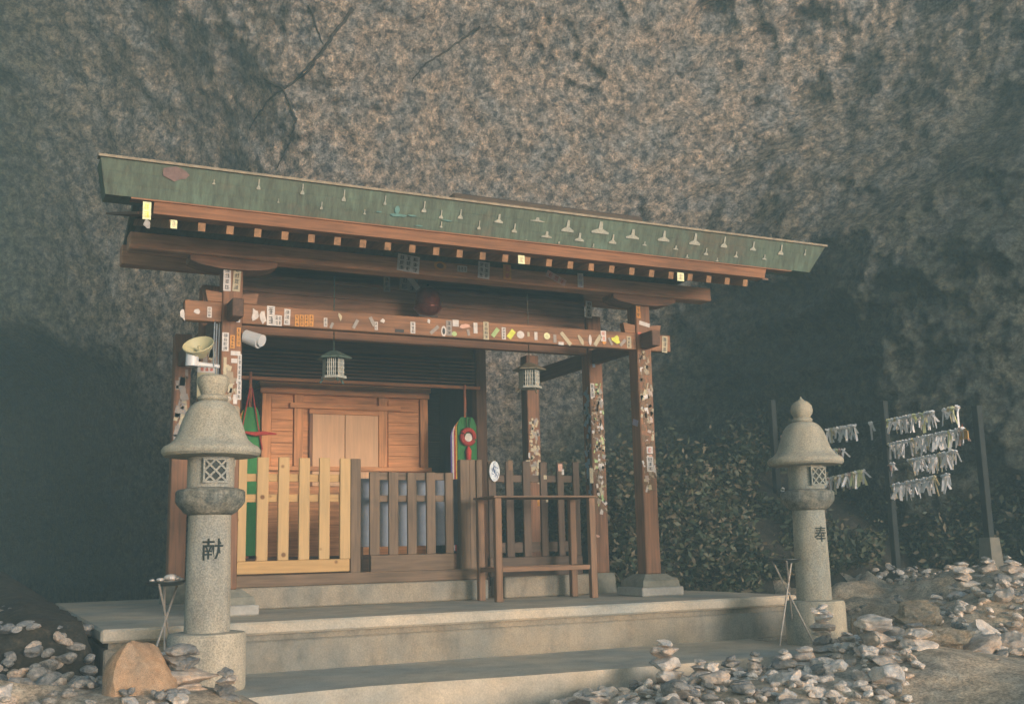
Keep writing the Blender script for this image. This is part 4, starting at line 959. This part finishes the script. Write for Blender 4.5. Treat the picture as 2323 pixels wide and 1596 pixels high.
def bank_soil():
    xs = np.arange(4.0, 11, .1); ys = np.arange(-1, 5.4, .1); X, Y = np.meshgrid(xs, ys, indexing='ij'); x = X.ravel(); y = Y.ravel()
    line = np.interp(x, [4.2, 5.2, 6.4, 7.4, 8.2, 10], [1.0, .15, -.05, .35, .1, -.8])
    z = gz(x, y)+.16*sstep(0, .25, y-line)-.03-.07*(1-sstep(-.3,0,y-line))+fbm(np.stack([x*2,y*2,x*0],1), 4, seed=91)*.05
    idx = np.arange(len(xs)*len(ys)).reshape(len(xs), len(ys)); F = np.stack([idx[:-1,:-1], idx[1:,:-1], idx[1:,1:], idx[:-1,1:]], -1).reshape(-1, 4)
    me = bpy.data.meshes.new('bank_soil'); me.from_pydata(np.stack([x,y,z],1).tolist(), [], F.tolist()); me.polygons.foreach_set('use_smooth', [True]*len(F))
    me.materials.append(rockmat('dark_soil_and_shade', (.014,.014,.012), (.032,.030,.023), (.075,.066,.05), 12, (1,1,1), .6, .03))
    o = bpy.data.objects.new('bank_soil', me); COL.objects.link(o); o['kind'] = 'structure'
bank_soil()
def left_shade_sheet():  # dark sheet whose tone stands for shade at the left
    xs = np.arange(-6.0, -.9, .08); ys = np.arange(-2.1, 7.5, .08); X, Y = np.meshgrid(xs, ys, indexing='ij'); x = X.ravel(); y = Y.ravel()
    z = gz(x, y)-.10+.13*sstep(-2.1, -1.2, y)+.10*(1-sstep(-1.0, -.94, x))*sstep(-1.15, -.7, y)*sstep(-1.8, -1.2, x)+fbm(np.stack([x*2.4,y*2.4,x*0],1), 5, seed=191)*.045+.04
    idx = np.arange(len(xs)*len(ys)).reshape(len(xs), len(ys)); F = np.stack([idx[:-1,:-1], idx[1:,:-1], idx[1:,1:], idx[:-1,1:]], -1).reshape(-1, 4)
    me = bpy.data.meshes.new('left_shade_ground'); me.from_pydata(np.stack([x,y,z],1).tolist(), [], F.tolist()); me.polygons.foreach_set('use_smooth', [True]*len(F))
    me.materials.append(_mc['dark_soil_and_shade'])  # bank soil tone reused here in place of shade
    o = bpy.data.objects.new('left_shade_ground', me); COL.objects.link(o); o['kind'] = 'structure'
left_shade_sheet()

def stone_mesh(seed, flat=.6, elong=1.2, ang=.25, cuts=13):
    import bmesh
    bm = bmesh.new(); bmesh.ops.create_icosphere(bm, subdivisions=4, radius=1)
    P = np.array([v.co[:] for v in bm.verts]); g = np.random.RandomState(seed)
    # cut by random planes for facets, then soft noise
    for _ in range(cuts):
        nrm = g.normal(size=3); nrm /= np.linalg.norm(nrm); dd = g.uniform(.5,.85); s_ = P@nrm
        P = P - np.outer(np.clip(s_-dd, 0, None)*.95, nrm)
    P += P*(fbm(P*1.4+seed*3.1, 3, seed=seed)[:,None])*ang
    P *= np.array([elong, 1.0, flat]); P -= P.mean(0)
    P[:,2] -= P[:,2].min()
    for v, q in zip(bm.verts, P): v.co = q
    me = bpy.data.meshes.new('stone'); bm.to_mesh(me); bm.free()
    me.polygons.foreach_set('use_smooth', [True]*len(me.polygons)); me.set_sharp_from_angle(angle=R(16)); return me, float(P[:,2].max())
SM = [rockmat('stone_pale', (.42,.385,.36), (.62,.565,.53), (.76,.71,.67), 3, (1,1,1), .35, .05),
      rockmat('stone_tan', (.30,.255,.22), (.48,.41,.36), (.62,.55,.49), 3, (1,1,1), .35, .05),
      rockmat('stone_grey', (.13,.135,.14), (.25,.25,.25), (.36,.355,.35), 3, (1,1,1), .35, .05)]
SV = []
for k in range(18):
    me0, h = stone_mesh(100+k, flat=(.5,.62,.75,.42)[k % 4], elong=(1.15,1.4,1.0)[k % 3])
    row = []
    for mt in SM:
        me = me0.copy(); me.materials.append(mt); row.append(me)
    SV.append((row, h))
FLAT = [k for k in range(18) if k % 4 in (3, 0)]
def gzs(x, y): return float(gz(x, y))
nst = 0
def put_stone(x, y, z, s, tone, k=None, label='', group='', tilt=.35, cat='stone'):
    global nst
    k = rng.randrange(18) if k is None else k
    row, h = SV[k]; o = bpy.data.objects.new('stone', row[tone]); COL.objects.link(o); nst += 1
    o.location = (x, y, z); o.scale = (s, s*rng.uniform(.8,1.1), s*rng.uniform(.85,1.15))
    o.rotation_euler = (rng.uniform(-tilt,tilt), rng.uniform(-tilt,tilt), rng.uniform(0,6.28))
    o['label'] = label; o['category'] = cat; o['group'] = group
    return z + h*s*o.scale.z/s
TN = ('pale', 'tan', 'grey')
placed = []
def scatter(n, region, smin, smax, where, tones=(0,0,0,1,1,2), sink=.35, sep=.75, tries=60):
    c = 0
    for _ in range(n*tries):
        if c >= n: break
        x, y = region()
        if x is None: continue
        s = smin*(smax/smin)**(rng.random()**1.4)
        if any((x-a)**2+(y-b_)**2 < (sep*(s+r_))**2 for a, b_, r_ in placed): continue
        placed.append((x, y, s)); t_ = rng.choice(tones)
        uu, vv_ = vis(x, y); sz_ = 'large' if s > .1 else ('fist-sized' if s > .055 else 'small')
        wh = where
        if where == W1: wh = ('at the left end of the heap before the kerb' if uu < 1520 else 'in the middle of the heap before the kerb' if uu < 1800 else 'at the right end of the heap before the kerb')
        elif where.startswith('on the slope'): wh = 'in the upper part of the right slope' if vv_ < 1400 else 'in the lower part of the right slope'
        elif where.startswith('in the dark'): wh = 'in the left rubble beside the tan boulder' if uu > 200 else 'in the left rubble at the picture corner'
        put_stone(x, y, gzs(x, y)-s*sink*rng.uniform(.3,1), s, t_, None, '%s %s loose beach stone %s' % (sz_, TN[t_], wh), '%s %s stones %s' % (sz_, TN[t_], wh)); c += 1
    return c
def reg_px(u0, v0, u1, v1, z, pred=None):
    def f():
        u, v = rng.uniform(u0, u1), rng.uniform(v0, v1)
        if pred and not pred(u, v): return None, None
        zz = z
        for _ in range(4):
            p = at(u, v, Z=zz); zz = gzs(p.x, p.y)
        return p.x, p.y
    return f
def box_reg(x0, x1, y0, y1, pred=None):
    def f():
        x, y = rng.uniform(x0, x1), rng.uniform(y0, y1)
        return (x, y) if (pred is None or pred(x, y)) else (None, None)
    return f
# cairns (hand-balanced piles) first
def cairn(u, vbase, sizes, Yc, label, tones=None, name='cairn'):
    sizes = [q*1.22 for q in sizes]; p = at(u, vbase, Y=Yc); z = max(p.z, gzs(p.x, p.y)-.04); placed.append((p.x, p.y, sizes[0]))
    x, y = p.x, p.y; first = True
    for i, s in enumerate(sizes):
        t_ = tones[i % len(tones)] if tones else rng.choice((0,1,2))
        pos = ('lowest', 'second', 'third', 'fourth', 'fifth', 'sixth', 'seventh')[i] if i < len(sizes)-1 else 'topmost'
        z = put_stone(x+rng.uniform(-.12,.12)*s, y+rng.uniform(-.12,.12)*s, z-.004, s, t_, rng.choice(FLAT), '%s stone of %s' % (pos, label), 'stones of %s' % label, tilt=.08)
        z -= .22*s*.5
KY1 = -2.55
cairn(1875, 1545, [.105,.07,.062,.075,.06,.075,.035], -2.5, 'the tall cairn before the farther stone lantern', (1,2,0,1,0,0,0))
cairn(1512, 1580, [.11,.09,.085,.07,.05], -2.62, 'the cairn at the left end of the rubble before the kerb', (1,0,0,1,0))
cairn(1536, 1570, [.06,.05,.04,.03], -2.5, 'the slim grey cairn next to the leftmost tall cairn', (2,0,2,2))
cairn(1660, 1545, [.09,.05,.045,.04], -2.5, 'the low cairn halfway along the kerb', (2,0,2))
cairn(1780, 1560, [.09,.07,.05,.038], -2.8, 'the small cairn capped by a white stone', (1,2,0,0))
cairn(1995, 1590, [.15,.13,.10], -3.0, 'the heavy three-stone cairn on the sand', (1,1,0))
cairn(2090, 1590, [.11,.08,.05], -3.2, 'the leaning white cairn nearest the right corner', (0,0,2))
cairn(410, 1590, [.11,.10,.085,.075], -2.7, 'the cairn between the big boulder and the nearest stone lantern', (1,1,2,2))
cairn(510, 1596, [.065,.055,.06,.045], -2.8, 'the cairn in front of the nearest stone lantern base', (2,2,1,2))
cairn(2195, 1450, [.12,.09,.08,.07,.05], -1.9, 'the cairn left of the dark hollow on the right slope', (0,0,1,0,0))
cairn(2290, 1330, [.10,.08,.06,.05,.04], -1.0, 'the highest cairn at the right edge', (2,0,2))
cairn(370, 1545, [.09,.07,.04], -2.4, 'the small grey cairn touching the big boulder', (2,2,0))
for q_, (u_, v_, y_, sz_) in enumerate(((1590,1545,-2.55,(.075,.06,.04)),(1715,1560,-2.6,(.08,.055,.045,.03)),(1830,1580,-2.75,(.09,.07,.05)),(1930,1560,-2.6,(.07,.05,.035)),(1620,1596,-2.95,(.09,.07,.05)),(2130,1450,-1.9,(.09,.07,.055)),(2250,1400,-1.5,(.10,.08,.06,.045)),(2310,1450,-1.9,(.11,.09,.06)))):
    cairn(u_, v_, list(sz_), y_, ('the small cairn right of the slim grey cairn', 'the small cairn left of the white-capped cairn', 'the squat cairn just left of the tall cairn', 'the small cairn just right of the tall cairn', 'the squat cairn low in the heap middle', 'the small cairn lowest on the right slope', 'the cairn halfway up the right slope', 'the wide cairn touching the right picture edge')[q_], (0,1,0,2))
# big boulder at lower left
me, h = stone_mesh(501, flat=1.25, elong=1.0, ang=.12, cuts=3)
me.materials.append(rockmat('boulder_tan', (.30,.19,.12), (.40,.27,.175), (.46,.33,.23), 4, (1,1,1), .3, .03))
o = bpy.data.objects.new('boulder', me); COL.objects.link(o); p = at(308, 1640, Y=-2.75); o.location = (p.x, p.y, -.60); o.scale = (.185,.2,.255)
o['label'] = 'large smooth tan boulder at the lower left beside the nearest stone lantern'; o['category'] = 'boulder'; placed.append((p.x, p.y, .17))
top = at(302, 1496, Y=-2.75)
put_stone(top.x, top.y, top.z-.015, .05, 0, 3, 'small pale stone perched on top of the tan boulder', 'stone on the boulder', tilt=.4)
# medium boulders then smaller stones of the heap in front
W1 = 'in the heap before the kerb'
heap = lambda x, y: y < -2.22-.09*(x-1.5)*0 and y > -4.2
def kerb_y(x):
    for a_, b_ in zip(kerb, kerb[1:]):
        if a_.x <= x <= b_.x: return a_.y+(b_.y-a_.y)*(x-a_.x)/(b_.x-a_.x)
    return kerb[0].y if x < kerb[0].x else kerb[-1].y
hp = lambda x, y: y < kerb_y(x)-.12
def vis(x, y):   # inside the frame, roughly
    d = Vector((x, y, gzs(x, y)))-CP; f_ = d.dot(_f); return FW/2+FPX*d.dot(CR)/f_, FH/2-FPX*d.dot(CU)/f_
def heap_pred(x, y):
    if not hp(x, y): return False
    u, v = vis(x, y); return 1250 < u < 2080 and v < 1660 and (v > 1515-(u-1450)*.0 or u > 1500)
scatter(22, box_reg(1.4, 4.9, -4.2, -2.3, heap_pred), .09, .15, W1, (0,0,0,1,2), .35)
scatter(80, box_reg(1.4, 4.9, -4.2, -2.3, heap_pred), .04, .085, W1, (0,0,0,1,1,2), sink=.1, sep=.6)
W2 = 'on the slope at the right'
def slope_pred(x, y):
    u, v = vis(x, y); return u > 2040 and u < 2420 and 1280 < v < 1540 and v > 1450-(u-2050)*.55
scatter(10, box_reg(4.6, 9, -3.6, 1.5, slope_pred), .10, .17, W2, (0,1,1), .35)
scatter(38, box_reg(4.6, 9, -3.6, 1.5, slope_pred), .045, .10, W2, (0,0,1,1,2), sink=.05, sep=.6)
W3 = 'in the dark rubble at the left'
def left_pred(x, y):
    u, v = vis(x, y); return -80 < u < 430 and v > 1480 and v < 1660 and x < -.55
scatter(14, box_reg(-2.6, -.5, -3.6, -.9, left_pred), .08, .14, W3, (2,2,2,1), .3)  # mostly grey stones, shade at the left put into their tone
scatter(24, box_reg(-2.6, -.5, -3.6, -.9, left_pred), .035, .075, W3, (0,2,2,2,1), .1, .6)
W4 = 'on the bare sand at the right'
def sand_pred(x, y):
    u, v = vis(x, y); return 1900 < u < 2400 and 1380 < v < 1640
scatter(12, box_reg(4.2, 8, -4.2, -1, sand_pred), .018, .05, W4, sink=.2)
# flat ledges of bedrock on the right slope
for u, v, Z_, sx, sz, lb in ((2075,1330,.10,.55,.10,'long flat rock ledge above the dark hollow on the right slope'),(2215,1325,.22,.45,.09,'flat rock ledge at the right edge below the rack footing'),
        (2130,1385,-.02,.50,.09,'lower rock ledge above the pale stones on the right slope'),(2300,1250,.52,.40,.08,'highest rock ledge at the right edge of the view'),(1970,1385,-.1,.14,.11,'rounded rock right of the farther stone lantern'),(1935,1385,-.1,.10,.1,'small rounded rock touching the base of the farther stone lantern')):
    me, h = stone_mesh(int(u), flat=1.0, elong=1.3, ang=.3); me.materials.append(rockmat('ledge_rock', (.12,.105,.08), (.26,.225,.175), (.40,.36,.29), 7, (1,1,1), .6, .05))
    o = bpy.data.objects.new('rock_ledge', me); COL.objects.link(o); p = at(u, v, Z=Z_)
    if (p-CP).length > 13.5: p = CP+(p-CP).normalized()*11.5
    p.z = gzs(p.x, p.y); o.location = (p.x, p.y, p.z-.03); o.scale = (sx*.36, sx*.26, sz*1.3); o.rotation_euler = (rng.uniform(-.08,.08), rng.uniform(-.1,.1), rng.uniform(-.3,.3)-.6)
    o['label'] = lb; o['category'] = 'rock'; o['group'] = 'rock ledges on the right slope'
# rubble of fist-sized and smaller stones filling the gaps
def slope2(x, y):
    u, v = vis(x, y); return 1900 < u < 2420 and 1290 < v < 1450 and fbm(np.array([[x*1.5, y*1.5, .3]]), 2, seed=7)[0] > -.15
def left2(x, y):
    u, v = vis(x, y); return -80 < u < 330
def rubble():
    base = []
    import bmesh
    for k in range(6):
        bm = bmesh.new(); bmesh.ops.create_icosphere(bm, subdivisions=2, radius=1); P = np.array([v.co[:] for v in bm.verts]); g = np.random.RandomState(900+k)
        for _ in range(10):
            nrm = g.normal(size=3); nrm /= np.linalg.norm(nrm); s_ = P@nrm; P = P-np.outer(np.clip(s_-g.uniform(.5,.85), 0, None)*.9, nrm)
        P *= np.array([1.2, 1, .65]); base.append((P, [[v.index for v in f.verts] for f in bm.faces])); bm.free()
    b = MB(); n = 0
    for pred, cnt, bx, lo, hi, tn in ((heap_pred, 520, (1.4,4.9,-4.2,-2.25), .018, .05, (0,0,0,1,1,2)), (slope_pred, 260, (4.6,9,-3.6,1.5), .02, .055, (0,0,0,1,2)), (slope2, 300, (4.8,9,-3.2,1.5), .02, .06, (1,1,0,2,2)), (left_pred, 200, (-2.6,-.5,-3.6,-.9), .02, .045, (2,2,2,1)), (left2, 260, (-3.2,-.97,-2.0,1.6), .02, .07, (2,2,2,2,1))):  # the left sets are mostly grey to stand for shade
        c = 0
        for _ in range(cnt*30):
            if c >= cnt: break
            x, y = rng.uniform(bx[0], bx[1]), rng.uniform(bx[2], bx[3])
            if not pred(x, y): continue
            s = rng.uniform(lo, hi); z = gzs(x, y)+rng.uniform(-.01, .05)+(.08 if pred is left2 else 0); P, F = base[rng.randrange(6)]
            M = (Matrix.Rotation(rng.uniform(0,6.3), 3, 'Z')@Matrix.Rotation(rng.uniform(-.6,.6), 3, 'X')); Q = P@np.array(M).T*s+np.array([x, y, z]); b.mi = rng.choice(tn)
            b.add(Q.tolist(), F); c += 1
    me = bpy.data.meshes.new('rubble'); me.from_pydata(b.v, [], b.f)
    for mt in SM: me.materials.append(mt)
    me.polygons.foreach_set('material_index', b.m)
    o = bpy.data.objects.new('rubble', me); COL.objects.link(o); o['kind'] = 'stuff'; o['label'] = 'small broken stones filling the gaps between the larger beach stones'; o['category'] = 'rubble'
rubble()
# thin roots creeping down the cliff
RT = plain('root_bark', (.035,.03,.025), .9, var=.3, scale=20)
def root(pix, r0, label):
    pts = []
    for (u0, v0), (u1, v1) in zip(pix, pix[1:]):
        for t_ in np.linspace(0, 1, 10, endpoint=False):
            d = CR*((u0+(u1-u0)*t_-FW/2)/FPX) - CU*((v0+(v1-v0)*t_-FH/2)/FPX) + _f
            h = ROCK.ray_cast(CP, d.normalized())
            if h[0] is not None: pts.append(h[0]-d.normalized()*.01+Vector((rng.uniform(-.012,.012),0,rng.uniform(-.012,.012))))
    if len(pts) < 4: return
    o = thing('root', label, 'root', pts[-1], 'thin roots on the cliff face'); k = len(pts); r0 *= 1.7
    MB().tube(pts, [r0*(1-.6*i/k) for i in range(k)], 6).build('stem', RT, o)
root([(800,20),(735,110),(700,160),(610,225),(560,300)], .014, 'dark root slanting down the cliff to the left above the roof')
root([(700,10),(735,110)], .012, 'short dark root at the top left of the cliff')
root([(600,180),(640,200),(672,270),(655,330),(625,385)], .012, 'curved dark root ending just above the copper eave')
root([(735,112),(668,185),(640,200)], .011, 'thin root joining the slanting and curved roots')
root([(1090,60),(1020,110),(960,150),(930,190)], .010, 'faint thin root in the bright middle of the cliff')

# added volume imitating film fog, to lift and tint the blacks
b = MB().box(-58, -58, -2.2, 58, 24, 13.5)
mt = bpy.data.materials.new('film_fog'); mt.use_nodes = True; t = mt.node_tree; t.nodes.clear()
ou = t.nodes.new('ShaderNodeOutputMaterial'); pv = t.nodes.new('ShaderNodeVolumePrincipled')
pv.inputs['Color'].default_value = (.52, .86, .98, 1); pv.inputs['Density'].default_value = 0.0145; pv.inputs['Anisotropy'].default_value = 0.0
t.links.new(pv.outputs[0], ou.inputs['Volume'])
hz = b.build('film_fog_volume', mt, kind='stuff')
print('stones', nst)
